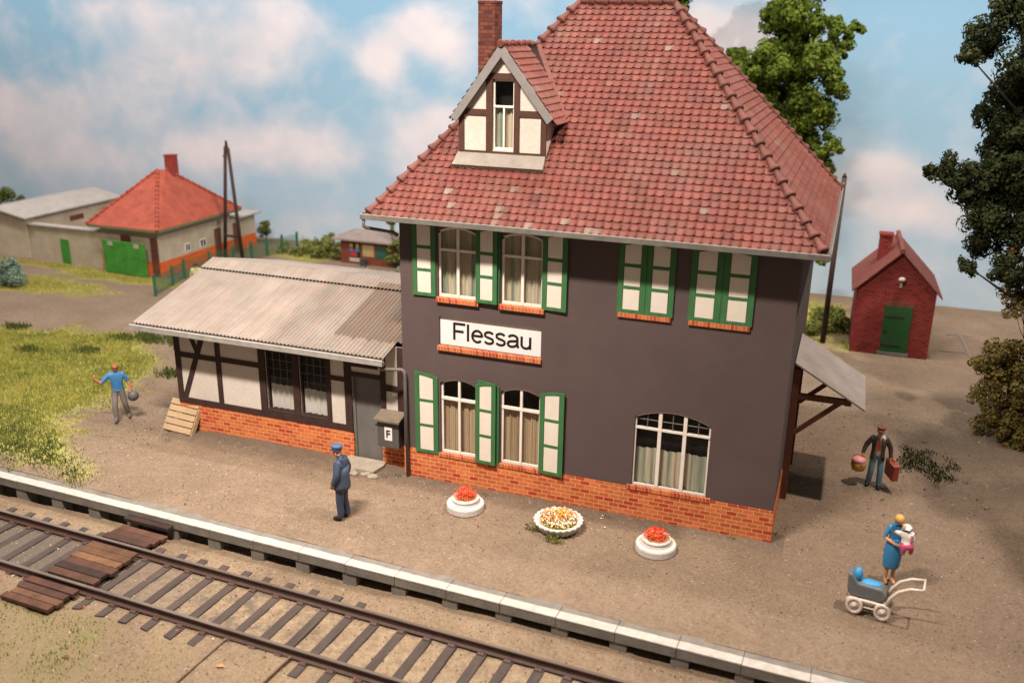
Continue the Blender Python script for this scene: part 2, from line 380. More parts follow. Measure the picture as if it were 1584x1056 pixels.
def M_ground(name, c1, c2, gcol1, gcol2, stain=None):
    m, nt, b = newmat(name); co = objco(nt)
    n1 = noise(nt, co, .55, 6, .6); n2 = noise(nt, co, 30, 5, .8); n3 = noise(nt, co, 4.5, 5, .65)
    col = ramp(nt, n1, [(.32, c2), (.66, c1)])
    col = mixc(nt, .5, col, ramp(nt, n3, [(.3, (.66,.62,.58)), (.7, (1,1,1))]), 'MULTIPLY')
    col = mixc(nt, .55, col, ramp(nt, noise(nt, co, 13, 4, .75), [(.34, (.5,.47,.44)), (.5, (.9,.9,.89)), (.64, (1,1,1))]), 'MULTIPLY')
    col = mixc(nt, .75, col, ramp(nt, n2, [(.32, (.36,.33,.3)), (.5, (.86,.85,.84)), (.66, (1.0,1.0,1.0))]), 'MULTIPLY')
    # pale and dark single grains
    v = N(nt, 'ShaderNodeTexVoronoi'); v.inputs['Scale'].default_value = 9; nt.links.new(co, v.inputs['Vector'])
    hit = math_(nt, 'MULTIPLY', math_(nt, 'LESS_THAN', v.outputs['Distance'], .13), math_(nt, 'GREATER_THAN', N(nt, 'ShaderNodeSeparateColor').outputs[0], 2))
    sc = nt.nodes.new('ShaderNodeSeparateColor'); nt.links.new(v.outputs['Color'], sc.inputs[0])
    pale = math_(nt, 'MULTIPLY', math_(nt, 'LESS_THAN', v.outputs['Distance'], .16), math_(nt, 'GREATER_THAN', sc.outputs[0], .8))
    dark = math_(nt, 'MULTIPLY', math_(nt, 'LESS_THAN', v.outputs['Distance'], .2), math_(nt, 'LESS_THAN', sc.outputs[0], .12))
    col = mixc(nt, math_(nt, 'MULTIPLY', pale, .25), col, (.5,.43,.36))
    col = mixc(nt, math_(nt, 'MULTIPLY', dark, .5), col, (.07,.05,.035))
    a = N(nt, 'ShaderNodeAttribute', attribute_name='green')
    gm = math_(nt, 'MULTIPLY', a.outputs['Fac'], math_(nt, 'ADD', n3, .45))
    gc = ramp(nt, noise(nt, co, 2.2, 5, .7), [(.35, gcol2), (.65, gcol1)])
    col = mixc(nt, ramp(nt, gm, [(.15, (0,0,0)), (.75, (.9,.9,.9))]), col, gc)
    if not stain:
        # dark band along the wall feet: dirt plus eave shadow painted into the colour
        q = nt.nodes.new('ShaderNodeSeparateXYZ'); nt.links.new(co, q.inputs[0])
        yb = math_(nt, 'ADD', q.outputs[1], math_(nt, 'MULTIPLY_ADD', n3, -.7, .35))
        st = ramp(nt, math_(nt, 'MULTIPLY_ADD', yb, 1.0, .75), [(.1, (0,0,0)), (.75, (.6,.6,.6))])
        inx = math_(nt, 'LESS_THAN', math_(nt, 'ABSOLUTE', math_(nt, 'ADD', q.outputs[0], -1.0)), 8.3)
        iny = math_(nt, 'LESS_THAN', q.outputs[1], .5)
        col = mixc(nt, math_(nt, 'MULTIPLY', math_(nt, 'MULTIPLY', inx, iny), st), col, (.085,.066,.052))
    if stain:
        s = nt.nodes.new('ShaderNodeSeparateXYZ'); nt.links.new(co, s.inputs[0])
        # oily ballast between the rails
        yy = math_(nt, 'ADD', s.outputs[1], math_(nt, 'MULTIPLY_ADD', s.outputs[0], .038, 5.89))
        band = math_(nt, 'LESS_THAN', math_(nt, 'ABSOLUTE', yy), .72)
        col = mixc(nt, math_(nt, 'MULTIPLY', band, .45), col, mixc(nt, .9, mixc(nt, .9, (.4,.31,.21), ramp(nt, n3, [(.32,(.42,.4,.37)),(.62,(1,1,1))]), 'MULTIPLY'), ramp(nt, n2, [(.32,(.4,.36,.33)),(.62,(1,1,1))]), 'MULTIPLY'))
        lx = ramp(nt, math_(nt, 'ADD', math_(nt, 'MULTIPLY_ADD', s.outputs[0], -.11, -.02), math_(nt, 'MULTIPLY', n1, .25)), [(.2, (0,0,0)), (.62, (.85,.85,.85))])
        patch = ramp(nt, noise(nt, co, 1.7, 5, .7), [(.48, (0,0,0)), (.6, (.75,.75,.75))])
        lx = mixc(nt, 1.0, lx, mixc(nt, 1.0, patch, ramp(nt, math_(nt, 'MULTIPLY_ADD', s.outputs[0], -.16, .45), [(.1, (0,0,0)), (.5, (1,1,1))]), 'MULTIPLY'), 'LIGHTEN')
        col = mixc(nt, math_(nt, 'MULTIPLY', band, lx), col, stain)
    nt.links.new(col, b.inputs['Base Color']); b.inputs['Roughness'].default_value = .97; b.inputs['Specular IOR Level'].default_value = .1
    h = math_(nt, 'ADD', math_(nt, 'MULTIPLY', n2, .5), n3)
    addbump(nt, b, h, .55, .03)
    return m
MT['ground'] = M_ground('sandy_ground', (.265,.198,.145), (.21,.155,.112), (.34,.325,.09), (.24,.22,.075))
MT['bed'] = M_ground('ballast_sand', (.28,.21,.145), (.195,.142,.1), (.13,.125,.05), (.16,.115,.07), stain=(.085,.07,.062))

def gz(x, y):
    z = .018*nz(x, y, .5, 1) + .012*nz(x, y, 1.7, 2) + .006*nz(x, y, 5, 2)
    # dirt banked up at the wall feet
    if -7.3 < x < 9.2 and -.6 < y < .4:
        z += .05*max(0, (y+.45)/.6)*(1+.8*nz(x, y, 3, 4))
    if y < -3: z -= .03*min(1, (-3-y)/.65)
    return z
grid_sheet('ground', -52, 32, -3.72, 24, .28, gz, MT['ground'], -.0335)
TY = lambda x: -5.89-.038*x            # centre line of the track
def bz(x, y):
    d = y-TY(x); z = -.472 + .02*nz(x, y, 1.2, 1) + .022*nz(x, y, 3.4, 2)
    if abs(d) < .74: z -= .0
    ye = y+.0335*x
    if ye > -4.75: z += .035*max(0, 1-abs(ye+4.5)/.25)*(1+nz(x, y, 1.3, 5)) - .07*max(0, min(1, (ye+4.42)/.22))*(1+.4*nz(x,y,2,8))
    if d > .85 and x > 1.3: z += .075*min(1, (x-1.3)/.8)
    if d < -.86 and -.75 < x < .95: z += .065*min(1, (x+.75)/.2)
    if d < -.86 and x < -4.8: z += .04
    return z
grid_sheet('track_bed', -30, 30, -30, -3.8, .17, bz, MT['bed'])
f = MB(); f.prism([(-52,-3.80+52*.0335,-1.2),(32,-3.80-32*.0335,-1.2),(32,-3.73-32*.0335,-1.2),(-52,-3.73+52*.0335,-1.2)], (0,0,1.13))
tag(f.build('platform_wall', MT['soil']), 'dark earth face below the platform edge slabs', 'platform wall', kind='structure')

# printed sky backdrop board
BLOBS = [(-32.2,5.8,5,2.0,.85),(-34.5,3.3,3,1.4,.9),(-29.5,3.6,3,1.2,.75),(-38,6,4,2.2,.6),(-24,9,5.5,2.4,.8),(-18.5,10.6,4.2,1.8,.7),(-27,12,5,1.5,.55),(-10.4,10.7,1.6,1.1,1.1),(-12.2,9.3,1.2,1.1,1.1),(-8.4,9.7,1.4,1.2,.85),
         (-9.8,6.2,2.0,1.5,.9),(-9.5,4.4,3.5,1,.6),(-20,4.7,4.2,1.5,.9),(-23.6,4.2,2,1.3,.7),(-15.5,5,3,1.2,.5),(10.9,5.5,2,.7,.9),(12.2,4,2.6,1,.9),(9.3,4.2,1.6,.8,.7),(4.2,10.4,2.8,1.7,.95),(1.8,10.8,2,1.4,.7),
         (11,1.4,6,1.3,.3),(-25,1,18,1.2,.3),(18,9,4,2,.5),(22,5,5,2,.8),(-44,9,5,2,.7),(-5,14,5,2,.7),(8,16,5,2,.7)]
def M_sky():
    m, nt, b = newmat('printed_sky'); co = objco(nt)
    a = N(nt, 'ShaderNodeAttribute', attribute_name='cloud')
    n1 = noise(nt, scalevec(nt, co, (1,1,1.25)), .38, 6, .5, .2); n2 = noise(nt, co, 1.6, 6, .6)
    s = nt.nodes.new('ShaderNodeSeparateXYZ'); nt.links.new(co, s.inputs[0])
    blue = ramp(nt, math_(nt, 'MULTIPLY_ADD', n2, .16, math_(nt, 'MULTIPLY', s.outputs[2], .07)), [(0, (.4,.5,.59)), (.3, (.32,.46,.59)), (.6, (.26,.43,.58)), (1, (.22,.41,.59))])
    d = math_(nt, 'ADD', a.outputs['Fac'], math_(nt, 'MULTIPLY_ADD', n1, 1.5, -.78))
    msk = ramp(nt, d, [(.0, (0,0,0)), (.3, (.35,.35,.35)), (.7, (.8,.8,.8)), (1, (.95,.95,.95))])
    cl = ramp(nt, n1, [(.3, (.57,.57,.63)), (.52, (.62,.6,.65)), (.7, (.67,.64,.68))])
    col = mixc(nt, msk, blue, cl)
    col = mixc(nt, .12, col, ramp(nt, noise(nt, co, 30, 2), [(.3,(.6,.6,.6)),(.7,(1,1,1))]), 'MULTIPLY')
    nt.links.new(col, b.inputs['Base Color']); b.inputs['Roughness'].default_value = .8; b.inputs['Specular IOR Level'].default_value = .2
    return m
nx, nzv = 260, 70
vs = []; cl = []
for j in range(nzv):
    z = -1.5 + 32*j/(nzv-1)
    for i in range(nx):
        x = -62 + 112*i/(nx-1); vs.append((x, 22.3, z))
        c = 0
        for (bx, bzz, rx, rz, s_) in BLOBS:
            c += s_*math.exp(-1.2*(((x-bx)/rx)**2 + ((z-bzz)/rz)**2))
        cl.append(min(c, 1.2))
fs = [(j*nx+i, j*nx+i+1, (j+1)*nx+i+1, (j+1)*nx+i) for j in range(nzv-1) for i in range(nx-1)]
me = bpy.data.meshes.new('sky'); me.from_pydata(vs, [], fs); me.materials.append(M_sky())
at = me.attributes.new('cloud', 'FLOAT', 'POINT'); at.data.foreach_set('value', cl)
sky = bpy.data.objects.new('sky', me); COL.objects.link(sky); tag(sky, 'printed backdrop of blue sky and pale clouds', 'sky', kind='structure')

# ------------------------------------------------------------------ grass and weeds (uncountable)
def blades(name, pts, hgt, wid, mat, label, spread=.5):
    """pts: list of (x,y,z,tint,scale)"""
    n = len(pts); p = np.array(pts)
    h = hgt*p[:,4]*rng.uniform(.6,1.3,n); ang = rng.uniform(0, 2*PI, n); lean = rng.uniform(0, spread, n); la = rng.uniform(0, 2*PI, n)
    dx = np.cos(ang)*wid/2*p[:,4]; dy = np.sin(ang)*wid/2*p[:,4]
    V = np.empty((n,3,3)); V[:,0] = p[:,:3]+np.stack([dx,dy,np.full(n,-.015)],1); V[:,1] = p[:,:3]+np.stack([-dx,-dy,np.full(n,-.015)],1)
    V[:,2] = p[:,:3]+np.stack([np.cos(la)*lean*h, np.sin(la)*lean*h, h],1)
    me = bpy.data.meshes.new(name); me.vertices.add(n*3); me.vertices.foreach_set('co', V.reshape(-1))
    me.loops.add(n*3); me.loops.foreach_set('vertex_index', np.arange(n*3)); me.polygons.add(n)
    me.polygons.foreach_set('loop_start', np.arange(n)*3); me.update(); me.materials.append(mat)
    a = me.attributes.new('tint', 'FLOAT', 'FACE'); a.data.foreach_set('value', p[:,3])
    me.validate(); o = bpy.data.objects.new(name, me); COL.objects.link(o)
    return tag(o, label, 'grass', kind='stuff')
pts = []
def scatter(n, x0, x1, y0, y1, zf, tf, sc=1., pw=1.):
    for _ in range(n):
        x = random.uniform(x0, x1); y = random.uniform(y0, y1); g = green(x, y)
        if g > .08 and random.random() < g**pw: pts.append((x, y, zf(x, y), min(1, max(0, tf(x, y)+random.gauss(0, .13))), sc*(.6+.6*g)))
scatter(120000, -24, -6.5, -3.6, 7.5, gz, lambda x, y: .56+.22*nz(x,y,.7,3)+.22*nz(x,y,2.6,5)-max(0, min(.25, (-.5-y)*.13)))
scatter(9000, -34, -24, -3.6, 6, gz, lambda x, y: .5, 1.2)
scatter(45000, -30, -15, 8.5, 14, gz, lambda x, y: .72+.12*nz(x,y,1,5), .9)
scatter(9000, 7, 12, 12, 22, gz, lambda x, y: .72+.12*nz(x,y,1,5), 1.1)
scatter(6000, -18.5, -11.5, 15, 22, gz, lambda x, y: .62+.2*nz(x,y,1,5), 1)
scatter(16000, 11.2, 14, 3.5, 8, gz, lambda x, y: -.02, 1.1)
scatter(16000, -9, 2.5, -11, -7.0, bz, lambda x, y: .34+.25*nz(x,y,1.5,5), .7, 1.8)
for k in range(26):   # little tufts on the bare ground
    x, y = random.choice([(random.uniform(10.5,13.8), random.uniform(1,7.5)), (random.uniform(-8,-6.9), random.uniform(-.6,.6)), (random.uniform(-7,8.8), random.uniform(-.35,-.12)), (random.uniform(9.0,9.3), random.uniform(.2,4))])
    for _ in range(18): 
        xx = x+random.gauss(0,.06); yy = y+random.gauss(0,.05)
        pts.append((xx, yy, gz(xx,yy), random.uniform(.05,.4), .6))
for (tx, ty) in [(-14.2,5.9),(-13.2,6.1),(-12.5,6.6),(-12.1,6.2),(-11.2,5.9),(-16.3,3.6),(-14.3,4.3),(-10.2,3.6),(-18.8,5.4),(-13.6,6.4),(-10.7,6.1)]:
    for _ in range(260):
        xx = tx+random.gauss(0,.26); yy = ty+random.gauss(0,.16); pts.append((xx, yy, gz(xx,yy), random.uniform(0,.32), 1.7))
blades('grass', pts, .085, .042, MT['grass'], 'short yellow green grass and weeds scattered over the sandy ground')

# loose petals and grains
f = MB()
def petal(x, y, z, t, s):
    a = random.uniform(0, PI); f.tint = t
    f.add([(x+s*math.cos(a), y+s*math.sin(a), z), (x-s*math.sin(a), y+s*math.cos(a), z+.01), (x-s*math.cos(a), y-s*math.sin(a), z), (x+s*math.sin(a), y-s*math.cos(a), z+.01)], [(0,1,2,3)])
for _ in range(34):
    cx, cy, t = random.choice([(2.1,-1.0,.1),(4.4,-.9,.5),(4.5,-.2,.45),(6.7,-1.2,.1),(4.9,-.5,.8),(3.3,-.15,.5)])
    petal(cx+random.gauss(0,.5), min(-.08, cy+random.gauss(0,.35)), .03, t, random.uniform(.012,.025))
for _ in range(16): petal(random.uniform(-4,12), random.uniform(-3.4,-1), .02, random.choice([.1,.55,.8]), random.uniform(.008,.016))
for _ in range(20):
    x = random.uniform(-6,6); petal(x, random.uniform(-8.5,-4.4), -.41, random.choice([.1,.5,.8,.1]), random.uniform(.01,.022))
tag(f.build('fallen_petals', MT['flower'], fix=False), 'tiny red, orange and white petals fallen on the ground', 'petals', kind='stuff')

# loose grit
f = MB()
def grit(n, x0, x1, y0, y1, zf, s0, s1):
    for _ in range(n):
        x = random.uniform(x0, x1); y = random.uniform(y0, y1)
        if -7.1 < x < 9.1 and y > -.05: continue
        s_ = s0+(s1-s0)*random.random()**3; z = zf(x, y)-s_*.2; a = random.uniform(0, 6.3); f.tint = random.random()
        P3 = [(x+s_*math.cos(a+q*2.09)*random.uniform(.7,1.2), y+s_*math.sin(a+q*2.09)*random.uniform(.7,1.2), z) for q in range(3)]
        f.add(P3+[(x+random.uniform(-.3,.3)*s_, y+random.uniform(-.3,.3)*s_, z+s_*random.uniform(.7,1.2))], [(0,1,3),(1,2,3),(2,0,3)])
grit(6500, -9, 14, -3.3, 0, gz, .012, .04); grit(2600, 9.1, 14.5, 0, 10, gz, .014, .045); grit(1200, -11, -7.1, -2, 2, gz, .014, .045)
grit(9000, -9, 10, -8.8, -4.3, bz, .014, .042)
tag(f.build('grit', M_tint('grit_stones', [(0,(.08,.058,.045)),(.35,(.19,.14,.1)),(.75,(.3,.23,.17)),(1,(.42,.35,.28))], 20, .9, .2, 0), fix=False), 'loose brown and pale grit on the platform and between the rails', 'grit', kind='stuff')

# ------------------------------------------------------------------ platform edge
edge = thing('platform_edge', 'long white painted concrete platform edge on short posts beside the track', 'platform edge', (0,-3.98,0), -.0335)
p = 1.185; x0 = -.54
for k in range(-14, 13):
    a = x0+k*p; b = a+p
    f = MB(); j = random.uniform(-.004,.004)
    f.box(a+.003, b-.003, -.14+j, .33, -.262, -.035+j)
    o = f.build('slab', MT['concrete'], edge, bevel=.012)
    g = MB(); nseg = 12
    for i in range(nseg):
        u0 = a+.006+(b-a-.012)*i/nseg; u1 = a+.006+(b-a-.012)*(i+1)/nseg
        w = .085+.02*nz(u0*3, k, 1, 3); g.box(u0, u1, -.146+j, w, -.055+.008*nz(u0*5,0,1,2), -.028+j)
    g.build('painted_stripe', MT['edgewhite'], o)
    g = MB(); g.box(a-.10, a+.24, -.11, .2, -.75, -.263); g.build('post', MT['concrete'], edge, bevel=.01)

# ------------------------------------------------------------------ railway track
track = thing('railway_track', 'rusty railway track on dark sleepers in front of the platform', 'railway track', (0,-5.89,0), -.038)
for s in (-.785, .785):
    f = MB(); prof = [(-.07,-.435),(.07,-.435),(.07,-.415),(.02,-.39),(.016,-.29),(.038,-.28),(.038,-.252),(-.038,-.252),(-.038,-.28),(-.016,-.29),(-.02,-.39),(-.07,-.415)]
    f.prism([(-20, s+a, z) for a, z in prof], (40,0,0))
    r = f.build('rail', MT['rail'], track)
    g = MB(); g.box(-20, 20, s-.034, s+.034, -.2515, -.247); g.build('rail_head', MT['railtop'], r)
k = 0
for i in range(-22, 24):
    xc = .18+.577*i + random.uniform(-.025,.025)
    f = MB(); w = .098; a = random.uniform(-.012,.012)
    h = -.436+random.uniform(-.014,.008)
    f.prism([(xc-w+a, -1.24+random.uniform(-.04,.03), h), (xc+w+a, -1.24+random.uniform(-.04,.03), h), (xc+w-a, 1.24, h), (xc-w-a, 1.24, h)], (0,0,-.15))
    s = f.build('sleeper', MT['sleeper'], track, bevel=.012)
    for y in (-.785, .785):
        g = MB(); pr_ = [(y-.15,h-.005),(y+.15,h-.005),(y+.15,h+.02),(y+.11,h+.05),(y+.08,h+.028),(y-.08,h+.028),(y-.11,h+.05),(y-.15,h+.02)]
        g.prism([(xc-.07, a_, b_) for a_, b_ in pr_], (.14,0,0)); g.build('rail_chair', MT['rail'], s)

def crossing(name, label, rows, x0, x1, zt, slope=0):
    t = thing(name, label, 'plank crossing', ((x0+x1)/2, TY((x0+x1)/2), 0), -.038, 'plank crossings over the track')
    for (y0, y1, z) in rows:
        f = MB(); f.tint = random.random()
        a = random.uniform(-.04,.04); hw = (x1-x0)/2
        f.box(-hw+a, hw+a+random.uniform(-.03,.03), y0+.006, y1-.006, z-.09, z)
        f.build('plank', MT['plank'], t, bevel=.012)
    return t
mk = lambda y0, y1, n, za, zb: [(y0+(y1-y0)*i/n, y0+(y1-y0)*(i+1)/n, za+(zb-za)*(i+.5)/n+random.uniform(-.012,.012)) for i in range(n)]
crossing('plank_crossing', 'dark brown plank crossing deck between the two rails', mk(-.66, .66, 6, -.265, -.265), -5.3, -4.0, -.26)
crossing('plank_crossing', 'plank crossing ramp with a raised step against the platform edge', mk(.9, 1.52, 3, -.28, -.30)+[(1.56,1.80,-.16)], -5.32, -4.02, -.26)
crossing('plank_crossing', 'reddish plank crossing ramp on the near side of the track', mk(-1.66, -.9, 4, -.33, -.28), -5.45, -4.15, -.26)

for (a, b, lab) in [((-.52,-8.6),(-.44,-6.78),'thin metal rod running to the near rail, left of the pair'), ((.86,-8.6),(1.0,-6.8),'thin metal rod running to the near rail, right of the pair, in sand')]:
    t = MB(); d = (b[0]-a[0], b[1]-a[1]); t.box(-.018, .018, 0, math.hypot(*d), -.43, -.365)
    o = t.build('metal_rod', MT['rod'], loc=(a[0], a[1], 0), rot=(0,0,-math.atan2(d[0], d[1]))); tag(o, lab, 'rod', 'rods beside the near rail')
f = MB(); f.add([(-.09,-.03,0),(0,.05,.03),(.1,.02,.01),(.02,-.05,.035)], [(0,3,1),(3,2,1),(0,1,2),(0,2,3)])
tag(f.build('dry_leaf', P['orangeskin'], loc=(-.05,-7.5,-.38)), 'small orange dry leaf on the sand between two rods', 'leaf')

# ------------------------------------------------------------------ STATION HOUSE
W, D = 9.0, 7.7
EZ = 6.62
house = thing('station_house', 'dark brown two storey station house with red hipped tile roof and green shutters', 'house')
# holes: x0,x1,z0,z1,drop
UPW = [(.97,1.95,4.80,6.48,.12), (2.54,3.54,4.80,6.48,.12)]
LOW = [(1.0,1.955,.80,2.80,.14), (2.565,3.565,.80,2.80,.14)]
BIG = (5.80,7.50,.84,2.76,.20)
SIGN = (.99,3.53,3.63,4.33,0)
holes = UPW+LOW+[BIG, SIGN]
TH = .12
def wall_front(f, x0, x1, z0, z1, y, holes, depth):
    xs = sorted(set([x0, x1]+[h[0] for h in holes]+[h[1] for h in holes])); zs = sorted(set([z0, z1]+[h[2] for h in holes]+[h[3] for h in holes]))
    xs = [x for x in xs if x0 <= x <= x1]; zs = [z for z in zs if z0 <= z <= z1]
    for i in range(len(xs)-1):
        for j in range(len(zs)-1):
            cx = (xs[i]+xs[i+1])/2; cz = (zs[j]+zs[j+1])/2
            if any(h[0] < cx < h[1] and h[2] < cz < h[3] for h in holes): continue
            f.add([(xs[i],y,zs[j]),(xs[i+1],y,zs[j]),(xs[i+1],y,zs[j+1]),(xs[i],y,zs[j+1])], [(0,1,2,3)])
    for (a, b, c, d, dr) in holes:
        if d <= z0 or c >= z1: continue
        c2 = max(c, z0); n = 14
        xm = (a+b)/2; hw = (b-a)/2
        arc = [(a+(b-a)*i/n, d-dr*(((a+(b-a)*i/n)-xm)/hw)**2) for i in range(n+1)]
        zs_ = d-dr
        f.add([(a,y,c2),(a,y+depth,c2),(a,y+depth,zs_),(a,y,zs_)], [(0,1,2,3)])
        f.add([(b,y,c2),(b,y+depth,c2),(b,y+depth,zs_),(b,y,zs_)], [(3,2,1,0)])
        if c >= z0: f.add([(a,y,c2),(b,y,c2),(b,y+depth,c2),(a,y+depth,c2)], [(0,1,2,3)])
        for i in range(n):
            (xa, za), (xb, zb) = arc[i], arc[i+1]
            f.add([(xa,y,za),(xb,y,zb),(xb,y+depth,zb),(xa,y+depth,za)], [(0,1,2,3)])
            if dr: f.add([(xa,y,za),(xb,y,zb),(xb,y,d),(xa,y,d)], [(0,1,2,3)])
f = MB()
PZ = .80
wall_front(f, 0, W, PZ, EZ, 0, holes, .16)
f.add([(W,0,PZ),(W,D,PZ),(W,D,EZ),(W,0,EZ)], [(0,1,2,3)])
f.add([(0,0,PZ),(0,D,PZ),(0,D,EZ),(0,0,EZ)], [(3,2,1,0)])
f.add([(0,D,PZ),(W,D,PZ),(W,D,EZ),(0,D,EZ)], [(3,2,1,0)])
f.build('wall', MT['wall'], house, fix=False)
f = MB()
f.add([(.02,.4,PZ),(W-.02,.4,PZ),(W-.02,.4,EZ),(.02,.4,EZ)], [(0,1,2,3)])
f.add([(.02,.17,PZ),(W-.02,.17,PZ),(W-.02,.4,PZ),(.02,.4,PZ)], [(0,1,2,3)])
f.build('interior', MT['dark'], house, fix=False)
# brick plinth, 2 cm proud
f = MB(); f.box(-.0, W+.012, -.014, D, -.15, PZ-.002); f.build('plinth', MT['brick'], house)

def arcz(x, a, b, d, dr): return d-dr*((x-(a+b)/2)/((b-a)/2))**2
def make_window(parent, hole, y, mull, trans, cur, curz, bars=None, fw=.055, fmat='frame', curmat=None, barmat='grey_board', barw=.014):
    a, b, c, d, dr = hole
    f = MB(); dp = .05
    f.box(a, a+fw, y, y+dp, c, d-dr); f.box(b-fw, b, y, y+dp, c, d-dr); f.box(a+fw, b-fw, y, y+dp, c, c+fw*1.2)
    n = 14
    for i in range(n):
        xa = a+(b-a)*i/n; xb = a+(b-a)*(i+1)/n
        za = arcz(xa,a,b,d,dr); zb = arcz(xb,a,b,d,dr)
        f.prism([(xa,y,za),(xb,y,zb),(xb,y,zb-fw*1.1),(xa,y,za-fw*1.1)], (0,dp,0))
    for mx, mw in mull:
        f.box(mx-mw/2, mx+mw/2, y-.012, y+dp+.006, c+.01, arcz(mx,a,b,d,dr)-fw*.5)
    if trans: f.box(a+.01, b-.01, y-.018, y+dp+.01, trans-fw*.55, trans+fw*.55)
    win = f.build('window', MT[fmat], parent)
    g = MB()
    pts_ = [(a+.01, y+.035, c+.01), (b-.01, y+.035, c+.01)] + [(b-.01-(b-a-.02)*i/n, y+.035, arcz(b-.01-(b-a-.02)*i/n,a,b,d,dr)-.01) for i in range(n+1)]
    g.add(pts_, [tuple(range(len(pts_)))]); g.build('pane', MT['glass'], win, fix=False)
    if bars:
        h = MB()
        for (p1, p2) in bars: h.beam((p1[0],y+.02,p1[1]), (p2[0],y+.02,p2[1]), barw, barw, (0,1,0))
        h.build('glazing_bar', MT[barmat], win)
    if cur:
        h = MB(); nn = 60; vs = []; fs = []
        ph = random.uniform(0, 6)
        for i in range(nn+1):
            x = a+.03+(b-a-.06)*i/nn; w = .022*math.sin(x*34+ph)+.014*math.sin(x*71+ph*2)
            vs += [(x, y+.115+w, c+.02), (x, y+.115+w, min(curz, arcz(x,a,b,d,dr)-.02)+.012*math.sin(x*9+ph))]
        fs = [(2*i, 2*i+2, 2*i+3, 2*i+1) for i in range(nn)]
        h.add(vs, fs); h.build('curtain', MT[curmat], win, smooth=True, fix=False)
    return win
def sill(parent, x0, x1, z0, z1, y=0, out=.075):
    f = MB(); f.prism([(x0,y-out,z0),(x0,y+.02,z0),(x0,y+.02,z1+.02),(x0,y-out,z1)], (x1-x0,0,0)); return f.build('window_sill', MT['sillbrick'], parent, bevel=.006)
for h in UPW:
    m = (h[0]+h[1])/2
    w = make_window(house, h, .06, [(m,.07)], 5.93, True, 6.6, curmat='curtain'); sill(house, h[0]-.03, h[1]+.06, 4.69, 4.795)
for h in LOW:
    m = (h[0]+h[1])/2
    w = make_window(house, h, .06, [(m,.06)], 2.25, True, 2.22, curmat='lace'); sill(house, h[0]-.04, h[1]+.04, .70, .795, 0, .035)
x1_, x2_ = 5.80+1.7*.335, 5.80+1.7*.665
bars = []
for (a, b) in ((5.83,x1_-.04),(x1_+.04,x2_-.04),(x2_+.04,7.47)):
    m = (a+b)/2; bars += [((a,2.49),(b,2.49)), ((m,2.3),(m,arcz(m,5.8,7.5,2.76,.2)-.03))]
make_window(house, BIG, .05, [(x1_,.08),(x2_,.08)], 2.28, True, 1.76, bars, .04, curmat='curtain'); sill(house, 5.70, 7.62, .73, .835, 0, .035)

def shutter(parent, x0, x1, z0, z1, y, free, drop, turn=0):
    """free: 'L' or 'R', the edge away from the hinge, where the arch stands highest"""
    w = x1-x0; sw = w*.19; rw = .075; th = .035
    def zt(x):
        t = (x-x0)/w if free == 'L' else (x1-x)/w
        return z1-drop*t*t
    lx = 0
    f = MB()
    def col(a, b, za, zbfun):  # strip following the curved top
        n = 5
        for i in range(n):
            p_ = a+(b-a)*i/n; q_ = a+(b-a)*(i+1)/n
            f.prism([(p_-x0,0,za(p_)-z0),(q_-x0,0,za(q_)-z0),(q_-x0,0,zbfun(q_)-z0),(p_-x0,0,zbfun(p_)-z0)], (0,-th,0))
    col(x0, x0+sw, lambda x: z0, zt); col(x1-sw, x1, lambda x: z0, zt)
    col(x0+sw, x1-sw, lambda x: zt(x)-rw, zt)
    f.box(sw, w-sw, -th, 0, 0, rw)
    zz = [z0+rw+(z1-rw-z0-rw)*k/3 for k in (1,2)]
    for z in zz: f.box(sw, w-sw, -th+.002, -.002, z-rw*.45-z0, z+rw*.45-z0)
    o = f.build('shutter', MT['green'], parent, loc=(x0, y, z0), rot=(0,0,turn))
    ed = [z0+rw]+zz+[None]
    for k in range(3):
        g = MB(); a, b = x0+sw+.012, x1-sw-.012
        lo = ed[k]+(rw*.45 if k else 0)+.006
        n = 6
        top = (lambda x: ed[k+1]-rw*.45-.006) if k < 2 else (lambda x: zt(x)-rw-.006)
        pp = [(a-x0,-.012,lo-z0),(b-x0,-.012,lo-z0)]+[(b-(b-a)*i/n-x0,-.012,top(b-(b-a)*i/n)-z0) for i in range(n+1)]
        g.prism(pp, (0,-.02,0)); g.build('panel', MT['white'], o)
    return o
for (a, b, fr, y, tn) in [(.34,.925,'L',-.012,0.02),(1.99,2.52,'R',-.008,0),(1.955,2.48,'R',-.055,-.03),(3.535,4.12,'R',-.012,-.05)]:
    shutter(house, a, b, 4.80, 6.585, y, fr, .09, tn)
for (a, b, fr, y, tn) in [(.335,.945,'L',-.016,.02),(1.985,2.54,'L',-.012,0),(1.955,2.48,'R',-.06,-.05),(3.56,4.165,'R',-.02,-.07)]:
    shutter(house, a, b, .755, 2.87, y, fr, .10, tn)
for (a, b) in [(5.255,6.48),(6.805,8.14)]:
    m = (a+b)/2
    shutter(house, a, m-.004, 4.95, 6.58, -.012, 'R', .1); shutter(house, m+.004, b, 4.95, 6.58, -.012, 'L', .1)
    sill(house, a+.02, b-.03, 4.84, 4.945, 0, .05)

